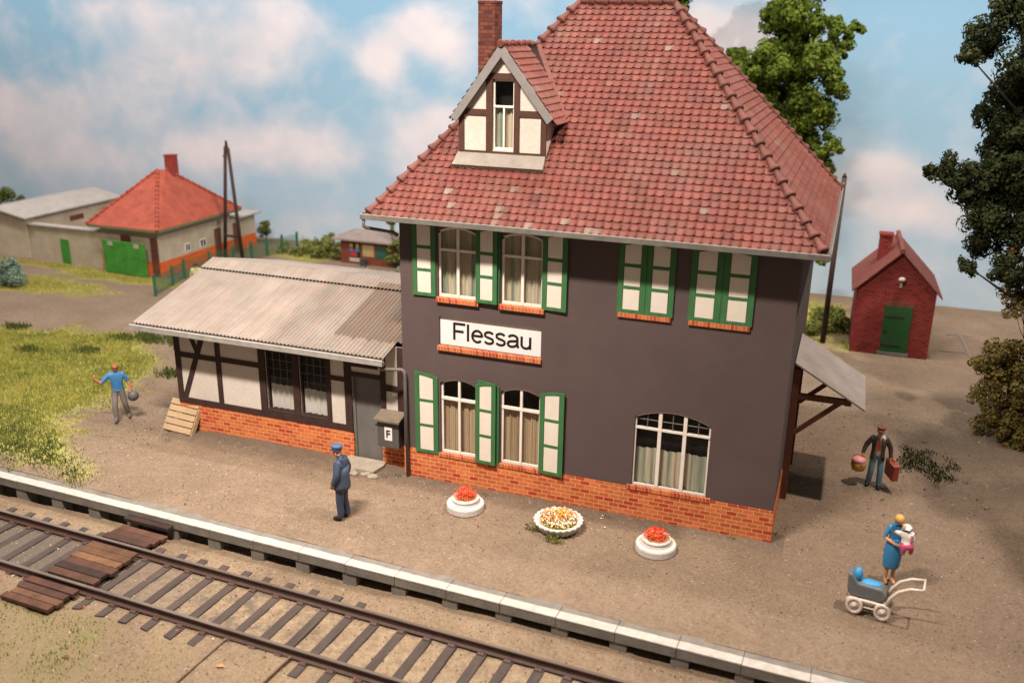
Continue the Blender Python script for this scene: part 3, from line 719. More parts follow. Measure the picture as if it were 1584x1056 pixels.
# ---- main roof
ov = .6; RY = D/2; RZ = 11.38; RX0, RX1 = 3.05, 5.33
E0 = Vector((-.52,-ov,6.74)); E1 = Vector((W+.42,-ov,6.74)); E2 = Vector((W+.42,D+.4,6.74)); E3 = Vector((-.52,D+.4,6.74))
R0 = Vector((RX0,RY,RZ)); R1 = Vector((RX1,RY,RZ))
def tiled(f, A, B, C_, D_, pu=.19, pv=.178, seed=0, grey=None):
    """A,B along the eave, D_ above A, C_ above B (triangle when C_==D_)"""
    r = random.Random(seed)
    eu = (B-A).normalized(); nrm = (B-A).cross(D_-A).normalized()
    if nrm.z < 0: nrm = -nrm
    ev = nrm.cross(eu)
    if ev.z < 0: ev = -ev
    uA, uB = 0, (B-A).dot(eu); vT = (D_-A).dot(ev); uD = (D_-A).dot(eu); uC = (C_-A).dot(eu)
    rows = int(round(vT/pv)); pv = vT/rows
    SS = [0,.1,.35,.6,.7,.78,.86,.94,1.0]
    def prof(t): return .018*math.exp(-((t-.86)/.07)**2) - .007*math.sin(PI*min(1,t/.75)) 
    nc = int(math.ceil((uB+.4)/pu))
    for k in range(rows):
        v0 = k*pv-(.03 if k else .02); v1 = min((k+1)*pv+.01, vT)
        jit = r.uniform(-.012,.012)
        def cl(u, v):
            t = max(0, v)/vT; return min(max(u, uA+(uD-uA)*t), uB+(uC-uB)*t)
        for c in range(-1, nc):
            ub = c*pu+jit
            if cl(ub, v0) >= cl(ub+pu, v0)-1e-5 and cl(ub, v1) >= cl(ub+pu, v1)-1e-5: continue
            tt = r.gauss(.42,.17)
            if r.random() < .006: tt = .96
            if grey and grey(ub, v0, r): tt = r.uniform(.93,1)
            f.tint = min(1, max(0, tt)); lift = r.uniform(-.004,.005)
            vs = []; fs = []
            for t in SS:
                for (v, h) in ((v0, .026+lift),(v0,.013+lift),(v1,.004)):
                    u = cl(ub+t*pu, v)
                    hh = h+prof(t)+(.024*math.exp(-((t-.82)/.17)**2) if v == v0 else 0)
                    vs.append(A+eu*u+ev*v+nrm*hh)
            for i in range(len(SS)-1):
                a = i*3
                fs.append((a, a+3, a+5, a+2))
                if .05 < SS[i] < .58: fs.append((a+1, a+4, a+3, a))
            f.add(vs, fs)
            # dark faces that paint in the shade of the gaps under the open rolls
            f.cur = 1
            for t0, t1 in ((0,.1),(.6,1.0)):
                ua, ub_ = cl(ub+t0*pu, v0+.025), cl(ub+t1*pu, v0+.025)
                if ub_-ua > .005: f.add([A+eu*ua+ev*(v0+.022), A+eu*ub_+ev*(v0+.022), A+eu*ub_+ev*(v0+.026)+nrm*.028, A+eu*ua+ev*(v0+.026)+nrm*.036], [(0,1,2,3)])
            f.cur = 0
f = MB()
gf = lambda u, v, r: (v < .45 and 2.4 < u < 6 and r.random() < .13) or (r.random() < .002 and v < 3)
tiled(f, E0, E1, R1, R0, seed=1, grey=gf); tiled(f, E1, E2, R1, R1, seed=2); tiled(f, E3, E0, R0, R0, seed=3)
f.cur = 1; f.tint = .5
dn = Vector((0,0,.0))
f.add([E0,E1,E2,E3,R0,R1], [(0,1,5,4),(1,2,5),(2,3,4,5),(3,0,4)])
f.add([E0+Vector((.02,.02,-.06)),E1+Vector((-.02,.02,-.06)),E2+Vector((-.02,-.02,-.06)),E3+Vector((.02,-.02,-.06))], [(3,2,1,0)])
roof = f.build('roof', [MT['tile'], MT['tilebase_gapshade']], house, fix=False)
tag(roof, 'red tiled hipped roof with paler weathered tiles near the eave')
def caps(f, p_, q_, n, r0):
    p_ = Vector(p_); q_ = Vector(q_); d = (q_-p_)/n
    for k in range(n):
        a = p_+d*k; L = d.length; u = d.normalized(); j = Vector((0,0,random.uniform(-.008,.008)))
        f.tint = random.random()
        f.tube([a+j-u*.055, a+j-u*.03, a+j+u*.015, a+j+u*.08, a+u*L*.6, a+u*L*1.0], [r0*1.0, r0*1.28, r0*1.2, r0*.86, r0*.7, r0*.66], 12)
up = Vector((0,0,.035))
for a_, b_, n_ in ((E0+up+Vector((.06,.06,.02)), R0+up, 21), (E1+up+Vector((-.06,.06,.02)), R1+up, 21), (E2+up, R1+up, 21), (R1+up, R0+up, 7)):
    f = MB(); caps(f, a_, b_, n_, .1); f.build('ridge_cap', MT['ridgetile'], roof, smooth=True)
# gutter
f = MB()
def gutter(f, p_, q_, out, w=.14, h=.12):
    p_ = Vector(p_); q_ = Vector(q_); o = Vector(out)
    prof = [(0,0),(w*.5,-.02),(w,0),(w,h*.9),(w-.03,h),(w-.035,h*.55),(.0,h*.5)]
    f.prism([p_+o*a+Vector((0,0,z)) for a, z in prof], q_-p_)
gutter(f, (-.62,-ov+.02,6.635), (W+.53,-ov+.02,6.635), (0,-1,0)); gutter(f, (W+.40,-ov+.0,6.64), (W+.40,D+.4,6.64), (1,0,0)); gutter(f, (-.5,-ov,6.64), (-.5,D+.4,6.64), (-1,0,0))
g_ = f.build('gutter', MT['zinc'], house)
f = MB(); f.tube([(-.56,-.66,6.66),(-.56,-.66,6.46),(-.52,-.6,6.42),(-.16,-.03,6.24),(-.1,.1,6.15)], .04, 8); f.build('downpipe', MT['zinc'], house, smooth=True)
f = MB(); f.box(-.49, W+.39, -ov+.02, D+.38, 6.60, 6.632); f.build('soffit', MT['grey_board'], house)

# ---- dormer on the front slope
S = (RZ-6.74)/(RY+ov)
rz_ = lambda y: 6.74+(y+ov)*S
ry_ = lambda z: (z-6.74)/S-ov
yd = .638; ax, az = 2.29, 10.40
fl, fr_ = (1.10, 8.80), (3.50, 8.84)
DH = (2.06,2.57,8.19,9.71,0)
f = MB()
# gable face of plaster in cells around the window, cheeks
def gx(z, side): 
    return ax-(ax-1.18)*(az-.08-z)/(az-.08-8.86) if side < 0 else ax+(3.42-ax)*(az-.08-z)/(az-.08-8.86)
f.add([(1.26,yd,8.02),(2.06,yd,8.02),(2.06,yd,9.71),(gx(9.71,-1),yd,9.71),(1.26,yd,gx(0,0) if False else 8.96)], [(0,1,2,3,4)])
f.add([(3.32,yd,8.02),(3.32,yd,8.98),(gx(9.71,1),yd,9.71),(2.57,yd,9.71),(2.57,yd,8.02)], [(4,3,2,1,0)])
f.add([(gx(9.71,-1),yd,9.71),(gx(9.71,1),yd,9.71),(ax,yd,az-.08)], [(0,1,2)])
f.add([(2.06,yd,8.02),(2.57,yd,8.02),(2.57,yd,8.19),(2.06,yd,8.19)], [(0,1,2,3)])
f.add([(2.06,yd,8.19),(2.57,yd,8.19),(2.57,yd+.3,8.19),(2.06,yd+.3,8.19)], [(0,1,2,3)])
f.add([(2.06,yd,8.19),(2.06,yd+.12,8.19),(2.06,yd+.12,9.71),(2.06,yd,9.71)], [(0,1,2,3)])
f.add([(2.57,yd,8.19),(2.57,yd+.12,8.19),(2.57,yd+.12,9.71),(2.57,yd,9.71)], [(3,2,1,0)])
for x in (1.26, 3.32):
    f.add([(x,yd,rz_(yd)-.05),(x,yd,8.95),(x,ry_(8.95)+.1,8.95)], [(0,1,2)])
dw = f.build('dormer', MT['infill'], house, fix=False)
tag(dw, 'small half timbered dormer with one window and a pointed tiled roof')
f = MB()
t = .03
for bx in [(1.25,3.33,8.02,8.15),(1.38,1.91,8.93,9.06),(2.70,3.25,8.93,9.06)]: f.box(bx[0], bx[1], yd-t, yd+.005, bx[2], bx[3])
for bx in [(1.25,1.38,8.15,9.02),(3.2,3.33,8.15,9.02),(1.91,2.06,8.15,9.71),(2.57,2.70,8.15,9.71),(1.96,2.64,9.712,9.84)]: f.box(bx[0], bx[1], yd-t-.002, yd+.005, bx[2], bx[3])
f.build('timber_frame', MT['dormertimber'], dw)
wd = make_window(dw, DH, yd+.04, [], 9.13, False, 0, fw=.04)
f = MB(); f.box(2.295, 2.335, yd+.03, yd+.09, 8.22, 9.1); f.build('mullion', MT['frame'], dw)
f = MB(); nn = 40; vs = []
for i in range(nn+1):
    x = 2.08+.47*i/nn; w = .02*math.sin(x*48); vs += [(x,yd+.14+w,8.2),(x,yd+.14+w,9.12)]
f.add(vs, [(2*i,2*i+2,2*i+3,2*i+1) for i in range(nn)]); f.build('curtain', MT['curtain'], dw, smooth=True, fix=False)
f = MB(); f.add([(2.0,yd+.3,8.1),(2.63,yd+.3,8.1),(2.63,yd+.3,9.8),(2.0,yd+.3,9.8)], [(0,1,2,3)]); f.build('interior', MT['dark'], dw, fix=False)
# bargeboards
f = MB(); yb = yd-.14; bw = .17
for s, (fx, fz) in ((-1, fl), (1, fr_)):
    dx, dz = fx-ax, fz-az; L = math.hypot(dx, dz); ux, uz = dx/L, dz/L
    nx_, nz_ = (-uz, ux) if s > 0 else (uz, -ux)
    if nz_ > 0: nx_, nz_ = -nx_, -nz_
    off = bw/abs(nz_)
    f.prism([(ax,yb,az+.08),(fx,yb,fz+.08),(fx+nx_*bw*.9,yb,fz+nz_*bw*.9+.06),(ax,yb,az+.06-off)], (0,.05,0))
f.build('bargeboard', MT['grey_board'], dw)
# dormer roof
f = MB()
for s, (fx, fz) in ((-1, (1.10,8.83)), (1, (3.56,8.80))):
    A = Vector((fx, yb+.03, fz)); T = Vector((ax, yb+.03, az+.03))
    Bb = Vector((fx, ry_(fz)+.12, fz)); Tb = Vector((ax, ry_(az)+.12, az+.03))
    if s > 0: tiled(f, A, Bb, Tb, T, .19, .178, 7)
    else: tiled(f, Bb, A, T, Tb, .19, .178, 8)
    f.cur = 1; f.tint = .5
    f.add([A-Vector((0,0,.015)), Bb-Vector((0,0,.015)), Tb-Vector((0,0,.015)), T-Vector((0,0,.015))], [(0,1,2,3)])
    f.add([A-Vector((0,0,.05)), Bb-Vector((0,0,.05)), Tb-Vector((0,0,.05)), T-Vector((0,0,.05))], [(0,1,2,3)]); f.cur = 0
caps(f, (ax,yb+.02,az+.05), (ax,ry_(az)-.1,az+.05), 6, .07)
f.build('dormer_roof', [MT['tile'], MT['tilebase_gapshade']], dw, fix=False)
f = MB()
f.prism([(1.24,yd-.01,8.03),(3.33,yd-.01,8.03),(3.36,ry_(7.74),7.78),(1.2,ry_(7.74),7.78)], (0,-.05,.075)); f.build('flashing', MT['flash'], dw)
# valley strips
f = MB(); f.beam((3.5,ry_(8.82),8.86),(ax+.05,ry_(az-.05),az), .13, .05, (0,-.7,.7)); f.build('valley_strip', MT['ridgetile'], dw)
# chimney
f = MB(); f.box(.245,.70,4.2,4.75,7.4,11.36); f.box(.235,.71,4.19,4.76,11.361,11.44); f.build('chimney', MT['chimney'], house, bevel=.012)

# ---- canopy on the right gable wall
can = MB(); can.prism([(9.02,2.17,3.50),(9.02,4.54,3.50),(10.66,4.54,2.56),(10.66,2.17,2.56)], (0,0,.06))
cano = can.build('canopy', MT['canopy'], house, bevel=.015); tag(cano, 'grey lean to canopy on brown timber brackets at the side')
for y in (2.3, 4.4):
    f = MB(); f.box(9.01,9.16,y-.07,y+.07,0,3.38); f.build('post', MT['brown_wood'], cano)
    f = MB(); f.beam((9.16,y,2.70),(10.35,y,2.70),.11,.13); f.build('beam', MT['brown_wood'], cano)
    f = MB(); f.beam((9.15,y,1.75),(10.1,y,2.66),.09,.1); f.build('brace', MT['brown_wood'], cano)
f = MB(); f.box(10.2,10.32,2.25,4.45,2.62,2.73); f.build('beam', MT['brown_wood'], cano)

# station sign
sg = MB(); sg.box(-1.27,1.27,0,.03,-.35,.35)
sign = sg.build('station_sign', MT['signwhite'], loc=(2.26,.055,3.98)); tag(sign, 'white station name sign reading Flessau on the dark front wall', 'sign')
def text_mesh(name, s, width, height, mat, parent, x0, z0, y, ext=.004, bold=0):
    cu = bpy.data.curves.new(name, 'FONT'); cu.body = s; cu.extrude = ext; cu.offset = bold
    o = bpy.data.objects.new(name+'_tmp', cu); COL.objects.link(o)
    dg = bpy.context.evaluated_depsgraph_get(); me = bpy.data.meshes.new_from_object(o.evaluated_get(dg))
    bpy.data.objects.remove(o)
    co = np.array([v.co[:] for v in me.vertices]); mn = co.min(0); mx = co.max(0)
    co = (co-mn)/(mx-mn+1e-9)
    for v, c in zip(me.vertices, co): v.co = (x0+c[0]*width, y-c[2]*ext*2, z0+c[1]*height)
    me.materials.clear(); me.materials.append(mat)
    t = bpy.data.objects.new(name, me); COL.objects.link(t); t.parent = parent; return t
def arcp(cx, cz, rx, rz, a0, a1, n=14): return [(cx+rx*math.cos(math.radians(a0+(a1-a0)*i/n)), cz+rz*math.sin(math.radians(a0+(a1-a0)*i/n))) for i in range(n+1)]
GL = {'F': (.62, [[(.09,0),(.09,1)], [(.045,.955),(.60,.955)], [(.09,.52),(.52,.52)]]),
      'l': (.24, [[(.1,0),(.1,1)]]),
      'e': (.56, [[(.07,.385),(.505,.385)], [(.505,.385)]+arcp(.28,.36,.225,.335,4,318)]),
      's': (.52, [arcp(.25,.53,.185,.165,22,165,9)+[(.075,.46),(.16,.40),(.31,.345),(.41,.29)]+arcp(.245,.195,.19,.165,20,-160,11)]),
      'a': (.58, [arcp(.28,.5,.205,.195,160,20,9)+[(.475,.42),(.475,.16),(.52,0)], [(.475,.41),(.36,.375),(.2,.35)]+arcp(.21,.19,.155,.155,95,265,10)+[(.3,.045),(.42,.12),(.475,.24)]]),
      'u': (.54, [[(.08,.7),(.08,.26)]+arcp(.265,.235,.185,.2,175,300,10)+[(.42,.13),(.455,.26)], [(.455,.7),(.455,0)]])}
def letters(word, width, height, mat, parent, x0, z0, y, sw):
    tot = sum(GL[c][0] for c in word)-.08; kx = width/tot; cur = 0
    for i, c in enumerate(word):
        f = MB(); adv, strokes = GL[c]
        for si, st in enumerate(strokes):
            P2 = [Vector((x0+(cur+p_[0])*kx, z0+p_[1]*height)) for p_ in st]; L_, R_ = [], []
            for k in range(len(P2)):
                d = (P2[min(k+1, len(P2)-1)]-P2[max(k-1, 0)]).normalized(); nrm = Vector((-d.y, d.x))*sw/2
                L_.append(P2[k]+nrm); R_.append(P2[k]-nrm)
            yy = y-.001*si
            for k in range(len(P2)-1):
                f.prism([(R_[k].x,yy,R_[k].y),(R_[k+1].x,yy,R_[k+1].y),(L_[k+1].x,yy,L_[k+1].y),(L_[k].x,yy,L_[k].y)], (0,-.004,0))
        f.build('letter', mat, parent); cur += adv
letters('Flessau', 1.95, .42, MT['black'], sign, -.955, -.205, -.001, .06)
sill(house, .96, 3.555, 3.50, 3.61, 0, .07)

# ------------------------------------------------------------------ ANNEX
annex = thing('goods_annex', 'low half timbered annex with brick base and corrugated roof, left of the house', 'annex')
AY = .3; AX0, AX1 = -7.09, -.0
ADOOR = (-1.62,-.78,.0,2.36,0); AW1 = (-4.2,-3.37,1.02,2.68,0); AW2 = (-3.17,-2.36,1.02,2.68,0)
f = MB()
wall_front(f, AX0, AX1-.01, .80, 3.30, AY, [ADOOR, AW1, AW2], .16)
wz = lambda y: 3.17+.255*(y+.3) if y < 3.2 else 3.17+.255*3.5-.26*(y-3.2)
f.add([(AX0,AY,.8),(AX0,6.2,.8),(AX0,6.2,wz(6.2)-.03),(AX0,3.2,wz(3.2)-.03),(AX0,AY,wz(AY)-.03)], [(4,3,2,1,0)])
f.add([(AX0,6.2,.8),(AX1,6.2,.8),(AX1,6.2,3.2),(AX0,6.2,3.2)], [(3,2,1,0)])
f.build('wall', MT['infill'], annex, fix=False)
# trim the top of the front wall under the sheet is hidden by the eave
f = MB(); f.box(AX0-.008, -1.62, AY-.012, 6.2, -.15, .80); f.box(-.78, -.002, AY-.012, 1.2, -.15, .80); f.build('plinth', MT['brick'], annex)
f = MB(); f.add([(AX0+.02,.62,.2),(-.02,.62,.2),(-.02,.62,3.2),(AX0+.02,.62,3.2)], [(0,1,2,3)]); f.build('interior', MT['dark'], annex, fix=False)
f = MB(); ty = AY-.03
def tb(x0, x1, z0, z1, d=0): f.box(x0, x1, ty-d, AY+.01, z0, z1)
tb(-7.1,-1.64,.802,.965)                                  # sill beam
tb(-7.1,-6.93,.966,3.2,.003); tb(-5.76,-5.61,.966,3.2,.003); tb(-4.4,-4.2,.966,3.2,.003); tb(-3.37,-3.17,.966,3.2,.003); tb(-2.36,-2.23,.966,3.2,.003); tb(-1.82,-1.62,.80,3.3,.003); tb(-.78,-.64,.80,3.3,.003); tb(-.3,-.005,.80,3.29,.003)
tb(-6.93,-5.61,2.15,2.29,-.001); tb(-5.61,-4.4,2.17,2.31,-.001); tb(-2.23,-1.82,2.16,2.28,-.001); tb(-.64,-.3,2.09,2.25,-.001)
tb(-1.62,-.78,2.36,2.47,-.001); tb(-1.62,-.78,2.62,2.76,-.001)
tb(-4.2,-3.37,2.68,2.80,-.001); tb(-3.17,-2.36,2.68,2.80,-.001); f.box(-4.2,-3.37,ty+.001,AY+.17,.966,1.026); f.box(-3.17,-2.36,ty+.001,AY+.17,.966,1.026)
f.beam((-6.88,AY-.012,.99),(-6.02,AY-.012,3.15),.026,.15,(1,0,-.4)); f.beam((-6.68,AY-.010,3.15),(-6.34,AY-.010,2.3),.026,.13,(1,0,.4))
f.box(AX0-.03, AX0+.0, AY, AY+.16, .8, 3.2); f.box(AX0-.03, AX0, 3.0, 3.15, .8, 4.0); f.box(AX0-.03, AX0, AY, 6.2, .8, .95)
f.build('timber_frame', MT['timber'], annex)
for h in (AW1, AW2):
    a, b, c, d, _ = h; br = []
    for i in (1,2,3): br.append(((a+(b-a)*i/4,1.74),(a+(b-a)*i/4,d-.02)))
    for i in (1,2,3): br.append(((a+.02,1.7+(d-1.7)*i/4),(b-.02,1.7+(d-1.7)*i/4)))
    make_window(annex, h, AY+.05, [], None, True, 1.72, br, .035, 'timber', 'net', 'grey_board', .009)
f = MB(); f.box(-1.6,-.80,AY+.09,AY+.13,.04,2.36)
for z in (.95, 1.6): f.box(-1.6,-.80,AY+.087,AY+.09,z,z+.012)
f.box(-1.62,-1.56,AY+.05,AY+.1,.0,2.36); f.box(-.84,-.78,AY+.05,AY+.1,.0,2.36)
dr = f.build('door', MT['door'], annex, bevel=.004)
f = MB(); f.tube([(-.93,AY+.08,1.15),(-.93,AY+.04,1.15),(-1.03,AY+.04,1.15)], .014, 6); f.build('handle', MT['zinc'], dr)
# corrugated roof
def M_corr():
    m, nt, b = newmat('weathered_corrugated'); co = objco(nt)
    s = nt.nodes.new('ShaderNodeSeparateXYZ'); nt.links.new(co, s.inputs[0])
    n1 = noise(nt, scalevec(nt, co, (5,.35,.35)), 1, 6, .7); n2 = noise(nt, co, 1.1, 5, .6); n3 = noise(nt, scalevec(nt, co, (11,.5,.5)), 1, 5, .7)
    col = ramp(nt, n2, [(.3, (.205,.172,.148)), (.7, (.28,.24,.21))])
    col = mixc(nt, ramp(nt, n1, [(.5, (0,0,0)), (.72, (.55,.55,.55))]), col, (.24,.135,.08))
    col = mixc(nt, .4, col, ramp(nt, n3, [(.3,(.5,.47,.45)),(.7,(1,1,1))]), 'MULTIPLY')
    # older grey brown sheet with rust at the house end
    xr = math_(nt, 'GREATER_THAN', math_(nt, 'ADD', s.outputs[0], math_(nt, 'MULTIPLY', n1, .1)), -2.05)
    yr = math_(nt, 'GREATER_THAN', math_(nt, 'ADD', s.outputs[1], math_(nt, 'MULTIPLY', n1, .5)), .55)
    yr2 = math_(nt, 'LESS_THAN', s.outputs[1], 2.9)
    old = ramp(nt, n3, [(.35, (.085,.064,.05)), (.5, (.135,.105,.082)), (.62, (.13,.065,.032))])
    col = mixc(nt, math_(nt, 'MULTIPLY', math_(nt, 'MULTIPLY', xr, yr), math_(nt, 'MULTIPLY', yr2, .8)), col, old)
    nt.links.new(col, b.inputs['Base Color']); b.inputs['Roughness'].default_value = .75; b.inputs['Specular IOR Level'].default_value = .3
    addbump(nt, b, noise(nt, co, 30, 3), .12)
    return m
MT['corr'] = M_corr()
def corrugated(f, xa, xb, yz, pitch=.112, amp=.022, th=.02):
    n = int((xb-xa)/pitch*6); vs = []; m_ = len(yz)
    for i in range(n+1):
        x = xa+(xb-xa)*i/n; w = amp*math.sin(2*PI*(x-xa)/pitch)
        for (y, z) in yz: vs.append((x, y, z+w))
        for (y, z) in yz: vs.append((x, y, z+w-th))
    fs = []; K = 2*m_
    for i in range(n):
        for j in range(m_-1):
            a = i*K+j; fs.append((a, a+K, a+K+1, a+1)); a += m_; fs.append((a+1, a+K+1, a+K, a))
        a = i*K; fs.append((a+m_, a+m_+K, a+K, a)); a = i*K+m_-1; fs.append((a, a+K, a+K+m_, a+m_))
    for i in (0, n):
        for j in range(m_-1): a = i*K+j; fs.append((a, a+1, a+m_+1, a+m_))
    f.add(vs, fs)
f = MB(); corrugated(f, -7.83, -.33, [(-.36,3.215),(1.1,3.59),(2.75,4.01)]); f.build('roof_sheet', MT['corr'], annex, fix=False)
f = MB(); corrugated(f, -7.86, -.03, [(2.62,4.045),(3.2,4.20)], amp=.018, th=.014); corrugated(f, -7.86, -.03, [(3.2,4.20),(6.7,3.35)], amp=.006); corrugated(f, -.33, -.03, [(.4,3.39),(2.75,4.01)]); f.build('roof_sheet', MT['corr'], annex, fix=False)
f = MB(); f.box(-7.8,-.36,-.30,-.27,3.06,3.17)
gutter(f, (-7.9,-.30,3.02), (-.33,-.30,3.02), (0,-1,0), .14, .15); f.build('gutter', M('annex_zinc', (.36,.335,.31), (.25,.235,.22), 5, .6), annex)
f = MB(); f.tube([(-.46,-.36,3.09),(-.46,-.36,2.93),(-.42,-.30,2.90),(.02,-.10,2.88),(.08,-.09,2.84),(.10,-.085,2.75),(.12,-.085,.0)], .045, 8); f.build('downpipe', MT['zinc'], annex, smooth=True)

# doorstep and rubble
f = MB(); f.prism([(-.6,-.32,0),(.42,-.34,0),(.5,.1,0),(.45,.3,0),(-.62,.3,0)], (0,0,.11))
for _ in range(16):
    a = random.uniform(-.75,.6); y = random.uniform(-.5,-.3); s = random.uniform(.04,.1)
    f.ball((a,y,s*.3), s, 4, (1.3,1,.7))
tag(f.build('doorstep', MT['stone'], loc=(-1.15,.0,.0), bevel=.01), 'rough stone doorstep in front of the grey door', 'step')

# telephone box F
pb = thing('phone_box', 'grey wall phone box with white F plate beside the door', 'phone box', (-.42,.28,.72))
f = MB(); f.prism([(-.3,-.36,0),(.3,-.36,0),(.3,0,0),(-.3,0,0)], (0,0,.68)); f.build('body', MT['box'], pb, bevel=.012)
f = MB(); f.prism([(-.36,-.46,.70),(.36,-.46,.70),(.36,0,.80),(-.36,0,.80)], (0,0,.08)); f.build('lid', MT['boxtop'], pb, bevel=.02)
f = MB(); f.box(-.09,.12,-.37,-.362,.2,.56); pl = f.build('plate', MT['signwhite'], pb)
text_mesh('letter', 'F', .11, .2, MT['black'], pl, -.04, .28, -.371, bold=.02)

# pallet leaning on the brick base
pal = thing('pallet', 'pale wooden pallet leaning against the brick base of the annex', 'pallet', (-7.02,-.08,.0), -.10)
al = math.radians(58)
def pp(x, v, w): return (x, v*math.cos(al)-w*math.sin(al)*1, v*math.sin(al)+w*math.cos(al))
for k in range(5):
    v = .03+.185*k; f = MB()
    f.add([pp(-.5,v,.0),pp(.5,v,0),pp(.5,v+.162,0),pp(-.5,v+.162,0),pp(-.5,v,.045),pp(.5,v,.045),pp(.5,v+.162,.045),pp(-.5,v+.162,.045)], [(0,3,2,1),(4,5,6,7),(0,1,5,4),(1,2,6,5),(2,3,7,6),(3,0,4,7)])
    f.build('board', MT['pale_wood'], pal, bevel=.012)
for x in (-.42,0,.46):
    f = MB()
    f.add([pp(x-.06,0,-.13),pp(x+.06,0,-.13),pp(x+.06,.93,-.13),pp(x-.06,.93,-.13),pp(x-.06,0,-.004),pp(x+.06,0,-.004),pp(x+.06,.93,-.004),pp(x-.06,.93,-.004)], [(0,3,2,1),(4,5,6,7),(0,1,5,4),(1,2,6,5),(2,3,7,6),(3,0,4,7)])
    f.build('runner', MT['pale_wood'], pal)

# ------------------------------------------------------------------ flower tubs
def leafquads(f, c, R, n, s, tf, up=.3, shell=.0, sc=(1,1,1)):
    for _ in range(n):
        d = Vector((random.gauss(0,1),random.gauss(0,1),random.gauss(0,1))).normalized()
        r = R*(shell+(1-shell)*random.random()**.4)
        q = Vector(c)+Vector((d.x*sc[0],d.y*sc[1],d.z*sc[2]))*r
        nn = (d*.5+Vector((random.gauss(0,1),random.gauss(0,1),random.gauss(0,1)+up))*.6).normalized()
        a = nn.cross(Vector((random.random(),random.random(),random.random()))).normalized(); b = nn.cross(a)
        ss = s*random.uniform(.6,1.3); f.tint = min(1, max(0, tf()))
        f.add([q+a*ss, q+b*ss*.7, q-a*ss, q-b*ss*.7], [(0,1,2,3)])
def tyre_tub(loc, label, sq):
    t = thing('flower_tub', label, 'flower tub', loc, 0, 'white tyre flower tubs on the platform')
    f = MB(); f.lathe([(.36,0),(.43,.0),(.445,.02),(.445,.15),(.43,.18),(.42,.187),(.31,.19)], 72, rip=.005, nr=24); f.build('lower_tyre', MT['tubwhite'], t)
    f = MB(); f.lathe([(.25,.19),(.32,.19),(.33,.21),(.305,.235),(.305,.25),(.325,.27),(.325,.30),(.31,.315),(.25,.315)], 72, rip=.008, nr=18); f.build('upper_tyre', MT['tubwhite'], t)
    f = MB(); leafquads(f, (0,0,.34), .29, 1500, .021, lambda: random.gauss(.14,.1), sc=(1,1,sq)); 
    f.build('flowers', MT['flower'], t, fix=False)
    f = MB(); f.lathe([(.01,.28),(.25,.29),(.2,.33),(.02,.37)], 16); leafquads(f, (.16,-.05,.34), .12, 30, .025, lambda: random.random()); f.build('soil', MT['leafgreen'], t, fix=False)
tyre_tub((2.10,-1.05,0), 'white double tyre flower tub with red flowers, nearer the annex', .75)
tyre_tub((6.68,-1.2,0), 'white double tyre flower tub with red flowers under the big arched window', .65)
bw_ = thing('flower_bowl', 'white ribbed flower bowl with orange and white flowers between two tubs', 'flower bowl', (4.42,-1.12,0))
f = MB(); f.lathe([(.36,0),(.40,.0),(.47,.08),(.54,.2),(.56,.25),(.53,.26),(.49,.22),(.3,.2)], 104, rip=.035, nr=24); f.build('bowl', MT['tubwhite'], bw_, smooth=True)
f = MB(); leafquads(f, (0,0,.27), .46, 2200, .026, lambda: random.choice([.42,.55,.62,.75,.85,.9,.78,.5,.3]), sc=(1,1,.4)); leafquads(f, (.06,0,.43), .14, 130, .024, lambda: random.gauss(.6,.03), sc=(1.1,1,.6)); f.build('flowers', MT['flower'], bw_, fix=False)
f = MB(); f.lathe([(.01,.18),(.48,.19),(.3,.28),(.02,.32)], 16); f.build('soil', MT['leafgreen'], bw_, fix=False)
for (x, y, lab) in [(3.92,-1.38,'small yellow green leafy plant at the left foot of the flower bowl'), (4.5,-1.72,'small low green plant with pink bloom in front of the flower bowl')]:
    f = MB(); f.cur = 0
    leafquads(f, (0,0,.06), .2, 130, .028, lambda: random.random(), sc=(1.3,.6,.5))
    f.cur = 1
    leafquads(f, (0,0,.09), .18, 16, .02, lambda: random.choice([1,.55,.85,1]), sc=(1.3,.6,.5))
    tag(f.build('ground_plant', [MT['leafgreen'], MT['flower']], loc=(x,y,0), fix=False), lab, 'plant', 'small plants at the flower bowl')

